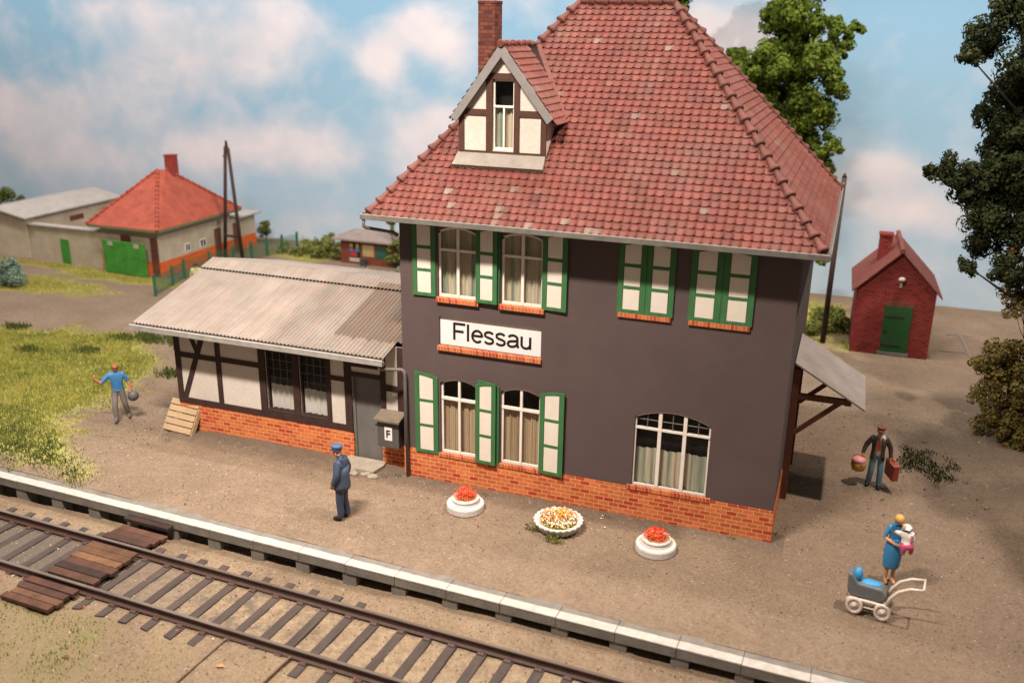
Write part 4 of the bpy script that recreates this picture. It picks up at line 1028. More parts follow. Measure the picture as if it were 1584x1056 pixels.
# ------------------------------------------------------------------ vegetation
def cloud(name, blobs, per, leaf, mat, parent, seed, tint=(.5,.2), loc=(0,0,0), sub=7, squash=.85):
    """many leaf faces spread through clumps; each clump breaks into small knobs"""
    r = np.random.default_rng(seed); Q = []; T = []
    for (x, y, z, R) in blobs:
        ns = max(3, int(sub*(1+R)))
        d = r.normal(size=(ns,3)); d /= np.linalg.norm(d, axis=1)[:,None]
        cs = np.array([x,y,z])+d*R*r.uniform(.35,.85,ns)[:,None]*np.array([1,1,squash]); rs = R*r.uniform(.26,.5,ns)
        tb_ = r.normal(0, .1, ns)
        n = int(per*R*R*4)+20
        k = r.integers(0, ns, n); dd = r.normal(size=(n,3)); dd /= np.linalg.norm(dd, axis=1)[:,None]
        q = cs[k]+dd*(rs[k]*r.uniform(.55,1.05,n))[:,None]
        nn = dd*1.2+r.normal(size=(n,3))*.38; nn /= np.linalg.norm(nn, axis=1)[:,None]
        a = np.cross(nn, r.normal(size=(n,3))); a /= np.linalg.norm(a, axis=1)[:,None]; b = np.cross(nn, a)
        s = leaf*r.uniform(.6,1.4,n)[:,None]
        Q.append(np.stack([q+a*s, q+b*s*.7, q-a*s, q-b*s*.7], 1)); T.append(np.clip(r.normal(tint[0], tint[1], n)+tb_[k], 0, 1))
    Q = np.concatenate(Q)-np.array(loc); T = np.concatenate(T); n = len(Q)
    me = bpy.data.meshes.new(name); me.vertices.add(n*4); me.vertices.foreach_set('co', Q.reshape(-1)); me.loops.add(n*4); me.loops.foreach_set('vertex_index', np.arange(n*4))
    me.polygons.add(n); me.polygons.foreach_set('loop_start', np.arange(n)*4); me.update(); me.materials.append(mat)
    at = me.attributes.new('tint', 'FLOAT', 'FACE'); at.data.foreach_set('value', T); me.validate()
    o = bpy.data.objects.new(name, me); COL.objects.link(o)
    if parent: o.parent = parent
    return o
def limbs(base, top, blobs, r0, parent, mat, every=1):
    f = MB(); base = Vector(base); top = Vector(top)
    mid = base.lerp(top, .5)+Vector((random.uniform(-.2,.2),random.uniform(-.2,.2),0))
    f.tube([base, mid, top], [r0, r0*.7, r0*.25], 9)
    for (x, y, z, R) in blobs[::every]:
        t = min(.9, max(.15, (z-base.z)/(top.z-base.z)*.75)); s = base.lerp(mid, t*2) if t < .5 else mid.lerp(top, t*2-1)
        e = Vector((x,y,z)); f.tube([s, s.lerp(e,.5)+Vector((0,0,-.1)), e], [r0*.2, r0*.12, r0*.04], 6)
    f.v = [tuple(Vector(p)-base) for p in f.v]
    return f.build('trunk', mat, parent, smooth=True)
def tree(name, label, cat, base, top, blobs, per, leaf, mat, r0, seed, group=None, tint=(.5,.2), sub=7):
    t = thing(name, label, cat, base, 0, group)
    limbs(base, top, blobs, r0, t, MT['bark']); cloud('crown', blobs, per, leaf, mat, t, seed, tint, base, sub)
    return t
GREEN_TREE = [(7.24,18.18,11.59,1.06),(6.32,18.67,11.3,.8),(8.43,18.39,10.93,.55),(9.2,18.77,10.95,.31),(6.92,18.8,9.88,1.05),(8.14,17.9,9.81,.9),(6.21,17.82,9.65,.88),(5.01,19.14,9.88,.5),(5.76,18.21,9.05,.9),(8.67,18.17,9.02,.65),(6.81,19.39,8.18,1.15),(8.06,18.55,8.16,1.0),(7.46,19.14,6.88,1.0),(8.69,18.56,6.76,.6),(8.54,18.82,5.91,.55),(7.95,18.04,5.19,.74),(8.51,18.82,2.42,.33),(9.01,19.19,2.2,.28),(6.04,18.64,8.08,.75),(6.71,18.99,12.84,1.07),(7.77,18.87,12.61,.83),(6.5,19,6,.9),(7.2,19,4.5,.7),(4.2,19.2,9.2,.6)]
GREEN_TREE2 = [(2.69,18.36,12.02,.69),(1.29,19.06,12.07,.51),(.42,18.89,12.11,.38),(3.24,18.6,12.38,.61),(1.9,18.33,12.83,.98),(2.2,19,11,.9),(1.2,19,10,.8),(2.6,19,9,.8)]
tree('broadleaf_tree', 'bright green clumpy tree rising behind the right end of the house roof', 'tree', (7.1,18.9,0), (7.1,18.7,12.6), GREEN_TREE+[(7.1,19,10.6,.9),(7.3,19,9.2,.9),(7.2,19.2,7.6,.9),(8.95,18.7,10.75,.3),(8.85,18.6,10.3,.42)], 1000, .07, MT['tree'], .2, 5, 'bright green trees behind the house', (.45,.13), 8)
tree('broadleaf_tree', 'bright green tree top just showing above the middle of the roof ridge', 'tree', (1.9,18.9,0), (1.9,18.7,12.6), GREEN_TREE2, 1000, .075, MT['tree'], .24, 6, 'bright green trees behind the house', (.5,.2), 8)
DARK_TREE = [(12.74,10.23,10.69,.74),(12.27,9.45,10.23,.34),(13.25,9.94,11.35,.82),(13.47,10.26,9.36,.85),(12.91,9.93,8.67,.40),(13.45,10.34,7.87,.66),(12.33,9.29,7.17,.6),(11.87,10.1,7.03,.3),(12.91,9.39,6.62,.7),(13.96,10.37,6.55,.9),(13.66,10.26,5.24,.75),(13.01,8.69,4.74,.34),(14.04,8.77,4.68,.6),(13.73,8.93,10.24,.85),(14.49,10.43,8.01,.95),(14.71,9.37,5.87,1.0),(13.84,9.75,11.98,1.1),
             (15.6,7.5,7.5,1.3),(16.5,9,9,1.4),(15.8,6.6,5.5,1.2),(16.4,10.5,6.5,1.3),(15.2,8.5,11.5,1.2),(15.4,5.8,8.8,1.2),(16.8,7.2,10.8,1.2),(15.6,6.2,3.8,.9)]
tree('dark_tree', 'tall dark green tree reaching in at the right edge of the scene', 'tree', (15.3,9.0,0), (15.0,9.2,12.6), DARK_TREE+[(13.6,9.6,8.6,.85),(13.3,9.6,7.2,.75),(13.4,9.4,5.9,.75),(13.9,9.6,9.8,.85),(13.9,9.5,7.4,.95),(14.1,9.5,11.2,.95),(13.7,9.4,6.7,.7),(14.4,4.6,8.5,1.0),(14.9,3.2,9.5,1.1),(15.2,5.2,7.5,1.1),(14.8,2.0,10.5,1.0),(15.6,.8,9.5,1.1),(15,6.3,6.5,.9),(16.5,2.5,8.5,1.3),(16.2,5,10,1.3),(16.8,.2,10.5,1.2)], 1150, .052, MT['darktree'], .36, 7, None, (.4,.14), 9)
OLIVE = [(14.13,8.21,2.55,.6),(13.7,8.09,2.19,.36),(14.47,8.05,1.78,.8),(14.08,8.29,1.21,.5),(14.88,8.28,.79,.69),(14.7,8.6,2.35,.66),(15.16,8.38,1.57,.89),(14.24,8.63,1.93,.64),(15.3,8.0,.6,.7),(14.35,7.9,.75,.55),(14.7,7.7,.3,.55),(14.1,8.4,.35,.4)]
BROWN = [(14.15,9.21,5.13,.4),(14.13,9.29,4.56,.44),(14.42,9.1,4.08,.48),(14.38,8.8,3.64,.39),(14.59,9.22,4.63,.5)]
tree('olive_bush', 'olive and ochre leafy bush in front of the dark tree', 'bush', (14.8,8.4,0), (14.5,8.4,2.6), OLIVE, 900, .045, MT['olive'], .1, 8, None, (.5,.22), 9)
tree('autumn_sapling', 'brownish autumn sapling against the dark tree, above the olive bush', 'tree', (15.1,9.0,0), (14.4,9.1,5.0), BROWN, 800, .045, MT['brownleaf'], .07, 9, None, (.5,.2), 8)
tree('olive_bush', 'olive bush at the foot of the right hand pole beside the hut', 'bush', (9.6,17.2,0), (9.6,17.2,1.0), [(9.6,17.3,.5,.6),(9.2,17.2,.45,.5),(10.0,17.0,.45,.5),(9.5,16.6,.3,.45),(9.0,16.2,.25,.4),(10.05,16.5,.6,.4)], 700, .055, MT['hedge'], .05, 10, None, (.35,.2))
tree('conifer_shrub', 'rounded blue green shrub on the yellow grass by the far road', 'shrub', (-23.6,9.75,0), (-23.6,9.75,1.1), [(-23.7,9.83,.5,.55),(-23.6,9.7,.92,.42),(-23.3,9.63,.4,.5),(-24.05,9.9,.35,.5),(-23.65,9.6,.45,.5),(-23.8,9.7,.7,.45)], 1100, .042, MT['shrub'], .05, 12, None, (.45,.15), 16)
tree('hedge_bush', 'yellow green straggly bushes left of the kiosk', 'bush', (-14.6,19.6,0), (-14.6,19.5,.7), [(-15.6,19.99,.25,.58),(-13.91,19.3,.5,.5),(-16.6,19.8,.05,.46),(-13.41,19.41,.35,.38),(-14.53,19.35,.3,.44),(-15.72,19.4,.1,.45),(-14.2,20.3,.6,.5),(-15,20.3,.45,.4)], 500, .06, MT['hedge'], .05, 13)
tree('climbing_plant', 'tall yellow green climbing plant at the corner between kiosk and house', 'plant', (-9.9,18.9,0), (-10.2,19,2.2), [(-10.2,19.1,2.1,.3),(-10.1,19.0,1.0,.32),(-10.1,18.8,.5,.3),(-10.0,19.0,1.6,.27),(-9.7,19,1.3,.4),(-9.7,19,.6,.4)], 900, .05, MT['hedge'], .04, 14, None, (.35,.2))
tree('round_bush', 'small round bush at the far end of the red roofed cottage', 'bush', (-18.7,21.3,0), (-18.7,21.3,.9), [(-18.6,21.2,1.0,.3),(-18.83,21.35,.5,.37),(-18.75,21.2,.8,.3)], 900, .05, MT['hedge'], .04, 15, None, (.3,.2))
tree('round_tree', 'hazy green tree behind the barn at the left edge', 'tree', (-35.6,20.8,0), (-35.6,20.8,1.4), [(-35.88,20.75,1.35,.52),(-35.1,20.8,1.1,.44),(-36.4,20.6,1.0,.6),(-34.5,20.8,.9,.3),(-37.2,20.6,1.2,.6)], 700, .06, MT['hedge'], .08, 16, None, (.15,.15))
tree('round_bush', 'little bush peeping up between barn and cottage roof', 'bush', (-27.2,19.2,0), (-27.2,19.1,1.6), [(-27.2,19.1,1.65,.27),(-26.9,19.0,1.45,.27),(-27.5,19.2,1.5,.2),(-27.2,19.1,.9,.4)], 900, .05, MT['hedge'], .04, 17, None, (.35,.2))

# ------------------------------------------------------------------ utility poles
po = thing('utility_pole', 'dark single utility pole behind the right corner of the house', 'pole', (9.44,15.24,0))
f = MB(); f.tube([(0,0,0),(.03,0,6.05)], [.1,.085], 12); f.tube([(.03,0,6.05),(.03,0,6.2)], [.085,.03], 12); f.build('shaft', MT['pole'], po, smooth=True)
f = MB(); f.ball((.03,-.09,5.85), .035, 6); f.build('plate', MT['zinc'], po)
ap = thing('utility_pole', 'dark A shaped double pole beyond the annex roof', 'pole', (-17.6,17.1,0))
f = MB(); f.tube([(-.72,.2,0),(-.02,0,5.45)], [.09,.075], 10); f.build('leg', MT['pole'], ap, smooth=True)
f = MB(); f.tube([(.68,-.3,0),(.12,0,5.4)], [.09,.075], 10); f.build('leg', MT['pole'], ap, smooth=True)
f = MB(); f.beam((-.55,.1,1.22),(.56,-.2,1.28),.1,.1); f.build('crossbar', MT['pole'], ap)
f = MB(); f.tube([(.04,0,5.3),(.04,0,5.72)], [.09,.05], 8); f.tube([(-.18,0,5.0),(-.05,0,5.0)], .05, 6); f.build('insulator', MT['pole'], ap)

# ------------------------------------------------------------------ red brick hut
hut = thing('brick_hut', 'small red brick hut with green door and red gabled roof', 'hut', (11.66,14.65,0), .02)
hw = 1.28; hd = 3.1; he = 2.4; hp = 3.72
f = MB()
f.add([(-hw,0,-.1),(hw,0,-.1),(hw,0,he),(0,0,hp-.08),(-hw,0,he)], [(0,1,2,3,4)]); f.add([(-hw,hd,-.1),(hw,hd,-.1),(hw,hd,he),(0,hd,hp-.08),(-hw,hd,he)], [(4,3,2,1,0)])
f.add([(-hw,0,-.1),(-hw,hd,-.1),(-hw,hd,he),(-hw,0,he)], [(3,2,1,0)]); f.add([(hw,0,-.1),(hw,hd,-.1),(hw,hd,he),(hw,0,he)], [(0,1,2,3)])
f.build('wall', MT['hutbrick'], hut, fix=False)
f = MB()
for s in (-1, 1):
    ex = s*1.46; ez = he-.18
    n = 14
    for i in range(n):
        ya = -.16+(hd+.32)*i/n; yb_ = -.16+(hd+.32)*(i+1)/n-.015
        f.prism([(ex,ya,ez),(ex,yb_,ez),(0,yb_,hp),(0,ya,hp)], (0,0,.07+.008*(i%2)))
rf = f.build('roof', MT['huttile'], hut, bevel=.01)
f = MB(); f.tube([(0,-.18,hp+.08),(0,hd+.18,hp+.08)], .085, 8); f.build('ridge', MT['huttile'], rf)
f = MB(); f.box(-.72,-.30,1.2,1.62,2.9,4.02); f.box(-.75,-.27,1.17,1.65,4.02,4.1); f.build('chimney', MT['hutbrick'], rf)
f = MB(); f.box(-.3,.6,-.03,.05,.14,1.80)
d_ = f.build('door', MT['darkgreen'], hut)
f = MB()
for z in (.38, 1.42): f.box(-.26,.35,-.042,-.03,z,z+.05)
f.box(-.27,-.12,-.045,-.03,.9,.94); f.build('hinge', MT['pole'], d_)
f = MB(); f.box(-.36,.66,-.06,.02,-.02,.135); f.build('threshold', MT['concrete'], hut)
f = MB(); f.box(-.34,.64,-.015,.02,1.81,1.98); f.build('lintel', MT['huttile'], hut)
f = MB(); f.ball((.1,-.1,2.8), .12, 8, (1,1,.7)); f.box(.06,.14,-.06,0,2.5,2.7); f.build('wall_lamp', MT['poster_grey'], hut)
f = MB(); f.box(-.04,.04,-1.3,1.3,0,.035); f.box(-.9,-.04,-.85,-.75,0,.03); f.box(-.5,.5,1.3,1.38,0,.03)
tag(f.build('kerb', MT['concrete'], loc=(14.35,16.8,.0), rot=(0,0,.05)), 'pale low kerb outline on the sand right of the brick hut', 'kerb')

# ------------------------------------------------------------------ far cottage, barn, wall, gate
cot = thing('cottage', 'beige cottage with red hipped roof and orange base, left background', 'cottage')
cx0, cx1, cy0, cy1 = -22.05, -18.83, 13.42, 20.6
f = MB(); f.box(cx0, cx1, cy0, 18.6, .66, 2.1); f.box(cx0+.4, cx1, 18.6, cy1, .66, 1.66); f.build('wall', MT['beige'], cot)
f = MB(); f.box(cx0, cx1+.015, cy0-.015, cy1, -.2, .659); f.build('plinth', MT['orange'], cot)
f = MB(); A = [(-22.4,13.05,2.2),(-18.5,13.05,2.2),(-18.5,19.05,2.2),(-22.4,19.05,2.2)]; ra, rb = (-20.6,15.9,4.35),(-20.4,16.2,4.35)
f.add(A+[ra,rb], [(0,1,4),(1,2,5,4),(2,3,5),(3,0,4,5)]); f.add([(x,y,z-.09) for x,y,z in A], [(3,2,1,0)])
for i in range(4):
    a, b = A[i], A[(i+1)%4]; f.add([a,b,(b[0],b[1],b[2]-.09),(a[0],a[1],a[2]-.09)], [(3,2,1,0)])
cr = f.build('roof', MT['redroof'], cot, fix=False)
for a, b in ((A[0],ra),(A[1],ra),(A[2],rb)):
    f = MB(); caps(f, Vector(a)+Vector((0,0,.03)), Vector(b)+Vector((0,0,.03)), 14, .065); f.build('ridge_cap', MT['redroof'], cr, smooth=True)
f = MB(); f.box(-20.5,-20.1,16.3,16.75,3.6,4.95); f.box(-20.52,-20.08,16.28,16.77,4.95,5.0); f.build('chimney', M('far_chimney', (.3,.05,.04), (.2,.03,.025), 5), cr)
f = MB(); f.box(cx0+.2, cx1+.25, 18.9, cy1+.25, 1.66, 1.74); f.build('flat_roof', MT['greyroof'], cot)
f = MB(); f.box(-22.35,-18.55,13.02,13.05,2.08,2.17); f.box(-18.5,-18.46,13.05,19.05,2.08,2.17); f.build('gutter', M('green_gutter', (.12,.16,.08), None), cot)
f = MB(); f.box(-19.25,-18.87,cy0-.04,cy0-.016,-.05,1.74); f.build('door', MT['brown_wood'], cot)
f = MB(); f.box(-20.9,-20.35,cy0-.03,cy0-.0,1.35,1.75); f.build('window', MT['brown_wood'], cot)
for (ya, yb_) in ((15.13,15.5),(16.19,16.62)):
    f = MB(); f.box(cx1+.0,cx1+.02,ya,yb_,.78,1.16); w_ = f.build('window', MT['signwhite'], cot)
    f = MB(); f.box(cx1+.02,cx1+.024,ya+.05,(ya+yb_)/2-.03,.82,1.12); f.box(cx1+.02,cx1+.024,(ya+yb_)/2+.03,yb_-.05,.82,1.12); f.build('pane', MT['dark'], w_)
for (ya, yb_) in ((17.28,17.75),(18.75,19.1)):
    f = MB(); f.box(cx1+.016,cx1+.035,ya,yb_,0,1.45); f.build('door', MT['brown_wood'], cot)

barn = thing('barn', 'beige barn with low grey sheet roof behind a wall at far left', 'barn')
def to_quad(f, a, b, c, d): f.add([a,b,c,d], [(0,1,2,3)])
f = MB()
bx0, bx1 = -30.6, -27.0
f.add([(bx0,13.9,-.1),(bx1,13.9,-.1),(bx1,13.9,1.86),(-28.6,13.9,2.22),(bx0,13.9,1.9)], [(0,1,2,3,4)])
f.add([(bx1,13.9,-.1),(bx1,20,-.1),(bx1,20,1.95),(bx1,13.9,1.86)], [(0,1,2,3)])
f.add([(bx0,13.9,-.1),(bx0,20,-.1),(bx0,20,1.95),(bx0,13.9,1.9)], [(3,2,1,0)])
f.build('wall', MT['beige'], barn, fix=False)
f = MB(); f.prism([(-28.75,13.7,2.26),(-26.8,13.7,1.9),(-26.8,20.2,1.95),(-28.75,20.2,2.3)], (0,0,.07)); f.prism([(-28.75,13.7,2.26),(-28.75,20.2,2.3),(-30.9,20.2,1.9),(-30.9,13.7,1.85)], (0,0,.07)); f.build('roof', MT['greyroof'], barn)
f = MB(); f.box(bx1,bx1+.02,16.6,17.5,1.3,1.55); f.build('window', MT['brown_wood'], barn)
shed = thing('shed_wall', 'beige rendered yard wall with narrow green door between barn and cottage', 'wall')
f = MB(); f.prism([(-26.98,13.98,-.1),(-22.1,13.35,-.1),(-22.1,13.35,1.78),(-26.98,13.98,1.6)], (.1,.25,0)); f.build('wall', MT['beige'], shed)
f = MB(); f.prism([(-27.0,13.9,1.6),(-22.1,13.27,1.78),(-22.05,13.7,1.78),(-26.95,14.35,1.6)], (0,0,.07)); f.build('coping', MT['greyroof'], shed)
f = MB(); f.prism([(-24.75,13.66,-.05),(-24.2,13.59,-.05),(-24.2,13.59,1.18),(-24.75,13.66,1.18)], (.005,.04,0)); f.build('door', MT['brightgreen'], shed)
gate = thing('yard_gate', 'bright green double gate in front of the red roofed cottage', 'gate', (-20.42,13.02,0), -.03)
for s in (-1, 1):
    f = MB(); f.box(min(0,s*1.22)+.01, max(0,s*1.22)-.01, -.03, .03, .05, 1.55); l = f.build('leaf', MT['brightgreen'], gate, bevel=.01)
    f = MB(); f.box(s*.75-.14,s*.75+.14,-.045,-.03,1.32,1.5); f.build('plate', MT['poster_grey'], l)
# green wire fence beyond the annex
fl_pts = [(-16.95,10.8),(-17.38,12.41),(-17.72,13.6),(-17.65,15.27),(-17.4,16.73),(-17.14,17.8),(-16.88,18.7),(-16.6,19.6),(-16.3,20.5)]
fence = thing('wire_fence', 'green wire mesh fence with green posts beyond the annex roof', 'fence', (-17.2,15,0))
for i, (x, y) in enumerate(fl_pts):
    f = MB(); f.tube([(x+17.2,y-15,0),(x+17.2,y-15,.92)], .06, 8); f.build('post', MT['fence'], fence)
for i in range(len(fl_pts)-1):
    a = Vector((*fl_pts[i],0))-Vector((17.2*-1,15,0)); b = Vector((*fl_pts[i+1],0))-Vector((-17.2,15,0))
    f = MB(); L = (b-a).length; n = int(L/.085)
    for k in range(n+1):
        q = a.lerp(b, k/n); f.beam(q+Vector((0,0,.04)), q+Vector((0,0,.8)), .012, .012)
    for k in range(10):
        z = .06+.08*k; f.beam(a+Vector((0,0,z)), b+Vector((0,0,z)), .012, .012)
    f.build('mesh_panel', MT['fence'], fence)

# ------------------------------------------------------------------ kiosk, bin, flower bed
ki = thing('kiosk', 'brown kiosk with posters and a low grey roof, behind the annex', 'kiosk', (-11.6,19.0,0))
f = MB(); f.box(-1.3,1.5,0,1.8,-.1,1.15); f.build('wall', MT['kiosk'], ki)
f = MB(); A = [(-1.7,-.2,1.22),(1.75,-.2,1.22),(1.75,2.0,1.22),(-1.7,2.0,1.22)]
f.add(A+[(-.7,.8,1.55),(.7,.8,1.55)], [(0,1,5,4),(1,2,5),(2,3,4,5),(3,0,4)]); f.add([(x,y,z-.08) for x,y,z in A], [(3,2,1,0)])
for i in range(4):
    a, b = A[i], A[(i+1)%4]; f.add([a,b,(b[0],b[1],b[2]-.08),(a[0],a[1],a[2]-.08)], [(3,2,1,0)])
f.build('roof', MT['kioskroof'], ki, fix=False)
f = MB(); f.box(-.1,.5,-.02,.0,.42,.98); f.build('window_blind', MT['cream'], ki)
f = MB(); f.box(.62,1.2,-.02,.0,.38,.95); f.build('window', MT['poster_green'], ki)
f = MB(); f.cur = 0; f.box(-.82,-.24,-.02,0,.34,1.02)
f.cur = 1; f.box(-.8,-.62,-.026,-.02,.82,.98); f.box(-.46,-.3,-.026,-.02,.8,1.0); f.cur = 2; f.box(-.5,-.27,-.03,-.02,.62,.79); f.box(-.82,-.66,-.03,-.02,.62,.76); f.cur = 3; f.box(-.8,-.4,-.028,-.02,.38,.6); f.beam((-.72,-.024,.8),(-.55,-.024,.62),.01,.1,(1,0,1))
f.build('poster', [MT['dark'], MT['poster_yellow'], MT['poster_blue'], MT['poster_red']], ki, fix=False)
f = MB(); f.box(-.82,-.26,-.022,0,.12,.3); f.build('notice', MT['poster_grey'], ki)
f = MB(); f.lathe([(.12,0),(.15,.0),(.17,.34),(.18,.36),(.12,.37)], 14); tag(f.build('waste_bin', MT['blackrubber'], loc=(-11.55,18.75,0)), 'small dark waste bin standing in front of the kiosk', 'bin')
fb = thing('flower_bed', 'strip of dark red flowers with green ends behind the annex roof', 'flower bed', (-9.2,16.7,0))
f = MB(); f.box(-.9,1.6,-.2,.2,0,.12); f.build('planter', MT['brightgreen'] if False else MT['fence'], fb)
f = MB()
for k in range(16): leafquads(f, (-.75+.15*k,random.uniform(-.08,.08),.28+.1*random.random()), .13, 45, .035, lambda: random.gauss(.02,.02), sc=(.6,.8,1.2))
f.build('flowers', M_leaf('deep_red_petals', [(0,(.3,.015,.03)),(1,(.5,.05,.06))]), fb, fix=False)
for (x, y, s) in [(-10.4,16.7,.35),(-8.95,17.3,.35),(-8.3,17.5,.35)]:
    f = MB(); leafquads(f, (0,0,.2), s, 160, .06, lambda: random.random(), sc=(1,.6,1.1)); tag(f.build('garden_plant', MT['shrub'], loc=(x,y,.0), fix=False), 'green garden plant by the red flower bed', 'plant', 'green plants by the red flower bed')

# ------------------------------------------------------------------ people
def skin_figure(J, B, R, root):
    names = list(J); idx = {n: i for i, n in enumerate(names)}
    me = bpy.data.meshes.new('fig'); me.from_pydata([J[n] for n in names], [(idx[a], idx[b]) for a, b in B], [])
    o = bpy.data.objects.new('fig', me); COL.objects.link(o)
    md = o.modifiers.new('s', 'SKIN'); md.use_smooth_shade = True
    sv = me.skin_vertices[0].data
    for n in names:
        r = R[n]; sv[idx[n]].radius = r if isinstance(r, tuple) else (r, r); sv[idx[n]].use_root = (n == root)
    sb = o.modifiers.new('u', 'SUBSURF'); sb.levels = 2; sb.render_levels = 2
    dg = bpy.context.evaluated_depsgraph_get(); m2 = bpy.data.meshes.new_from_object(o.evaluated_get(dg))
    bpy.data.objects.remove(o); return m2
BASE = dict(pelvis=(0,0,.95), spine=(0,-.005,1.12), chest=(0,0,1.32), neckb=(0,.01,1.47), neck=(0,0,1.53), head=(0,-.02,1.62), top=(0,-.012,1.70),
            shL=(.175,.01,1.42), elL=(.23,.03,1.15), wrL=(.25,-.03,.92), haL=(.25,-.05,.86), shR=(-.175,.01,1.42), elR=(-.23,.03,1.15), wrR=(-.25,-.03,.92), haR=(-.25,-.05,.86),
            hiL=(.095,0,.88), knL=(.105,-.02,.48), anL=(.11,.03,.08), toL=(.12,-.15,.045), hiR=(-.095,0,.88), knR=(-.105,-.02,.48), anR=(-.11,.03,.08), toR=(-.12,-.15,.045))
BONES = [('pelvis','spine','torso'),('spine','chest','torso'),('chest','neckb','torso'),('neckb','neck','head'),('neck','head','head'),('head','top','head'),
         ('chest','shL','sleeve'),('shL','elL','sleeve'),('elL','wrL','fore'),('wrL','haL','hand'),('chest','shR','sleeve'),('shR','elR','sleeve'),('elR','wrR','fore'),('wrR','haR','hand'),
         ('pelvis','hiL','hips'),('hiL','knL','leg'),('knL','anL','shin'),('anL','toL','foot'),('pelvis','hiR','hips'),('hiR','knR','leg'),('knR','anR','shin'),('anR','toR','foot')]
RAD = dict(pelvis=(.15,.11), spine=(.135,.1), chest=(.16,.115), neckb=(.085,.075), neck=(.058,.06), head=(.08,.098), top=(.06,.075), shL=.068, shR=.068, elL=.05, elR=.05, wrL=.034, wrR=.034, haL=(.034,.024), haR=(.034,.024),
           hiL=.09, hiR=.09, knL=.064, knR=.064, anL=.05, anR=.05, toL=(.042,.034), toR=(.042,.034))
def person(label, loc, rz, pose, mats, scale=1.0, rad=None, face=True, group=None, curl=.6, fist=()):
    J = dict(BASE); J.update(pose); R = dict(RAD); R.update(rad or {})
    me = skin_figure(J, [(a, b) for a, b, _ in BONES], R, 'pelvis')
    me.materials.clear(); keys = list(dict.fromkeys(mats.values())); 
    for k in keys: me.materials.append(P[k])
    segs = [(Vector(J[a]), Vector(J[b]), r) for a, b, r in BONES]
    def near(p_):
        best = None
        for a, b, r in segs:
            d = b-a; t = max(0, min(1, (p_-a).dot(d)/d.length_squared)); q = (p_-a-d*t).length
            if r in ('torso','hips'): q -= .06
            if best is None or q < best[0]: best = (q, r)
        return best[1]
    mi = []
    for pl_ in me.polygons:
        r = near(pl_.center); mi.append(keys.index(mats[r]))
    me.polygons.foreach_set('material_index', mi)
    vs = [tuple(v.co) for v in me.vertices]; fs = [tuple(p_.vertices) for p_ in me.polygons]
    f = MB(); f.v = vs; f.f = fs; f.m = mi; f.t = [.5]*len(fs)
    # fingers
    f.cur = keys.index(mats['hand'])
    for s in 'LR':
        w = Vector(J['wr'+s]); h = Vector(J['ha'+s]); d = (h-w).normalized(); sx = 1 if s == 'L' else -1
        fwd = Vector((0,-1,0)); 
        if abs(d.dot(fwd)) > .85: fwd = Vector((0,0,1))
        side = (fwd-d*d.dot(fwd)).normalized(); inn = d.cross(side)*sx
        if inn.dot(Vector((-sx,0,0))) < 0: inn = -inn
        c = curl if s not in fist else 1.3
        for k in range(4):
            b0 = h+side*(.03-.02*k)+d*.01; L = (.075,.085,.08,.062)[k]
            p1 = b0+(d*math.cos(c*.4)+inn*math.sin(c*.4))*L*.5; p2 = p1+(d*math.cos(c*1.1)+inn*math.sin(c*1.1))*L*.32; p3 = p2+(d*math.cos(c*1.9)+inn*math.sin(c*1.9))*L*.25
            f.tube([b0-d*.02,p1,p2,p3], [.0105,.0105,.0095,.007], 6)
        b0 = w+d*.025+side*.025; p1 = b0+(side*.75+d*.6+inn*.25).normalized()*.045; p2 = p1+(side*.25+d*.9+inn*.35).normalized()*.035
        f.tube([b0-side*.01,p1,p2], [.013,.012,.009], 6)
    hc = Vector(J['head']); f.cur = keys.index(mats['head'])
    if face:
        f.add([hc+Vector((-.014,-.088,-.02)), hc+Vector((.014,-.088,-.02)), hc+Vector((0,-.118,-.02)), hc+Vector((0,-.085,.025))], [(0,1,2),(1,3,2),(3,0,2),(0,3,1)])
        for sx in (-1,1): f.ball(hc+Vector((sx*.082,.0,.0)), .022, 5, (.5,.8,1.3))
    o = f.build('person', [P[k] for k in keys], None, smooth=True, loc=loc, rot=(0,0,rz), fix=False)
    o.scale = (scale,)*3; tag(o, label, 'person', group)
    if face:
        g = MB(); 
        for sx in (-1,1): g.ball(hc+Vector((sx*.032,-.087,.018)), .011, 5, (1.2,.5,.7))
        g.build('eye', P['darkhair'], o); g = MB(); g.tube([hc+Vector((-.025,-.087,-.052)),hc+Vector((0,-.094,-.054)),hc+Vector((.025,-.087,-.052))], .006, 5); g.build('mouth', P['case'], o)
    return o
def dome(f, c, r, z0, n=14, sy=1.12, back=None):
    prof = [(r*math.cos(a), r*math.sin(a)) for a in [z0+(PI/2-.02-z0)*i/8 for i in range(9)]]
    f.lathe(prof, 18, c, 1, sy)

# railwayman
off_p = dict(head=(0,-.075,1.61), top=(0,-.08,1.69), neck=(0,-.02,1.52), elL=(.245,.0,1.15), wrL=(.235,-.10,.93), haL=(.23,-.13,.87), elR=(-.245,.05,1.16), wrR=(-.23,-.03,.93), anL=(.11,.0,.08), toL=(.13,-.19,.045), anR=(-.1,.07,.08), toR=(-.12,-.1,.045))
m_off = dict(torso='navy', sleeve='navy', fore='navy', hand='suntan', head='skin', hips='navy', leg='navydark', shin='navydark', foot='blackshoe')
officer = person('railwayman in navy uniform and cap standing on the platform with back turned', (-.33,-2.52,0), -1.5, off_p, m_off, 1.03, dict(pelvis=(.18,.14), spine=(.18,.14), haL=(.04,.03), haR=(.04,.03), elL=.082, wrL=.06, elR=.082, wrR=.06, shL=.1, shR=.1, chest=(.21,.16), neckb=(.11,.09), knL=.092, knR=.092, anL=.076, anR=.076, hiL=.115, hiR=.115))
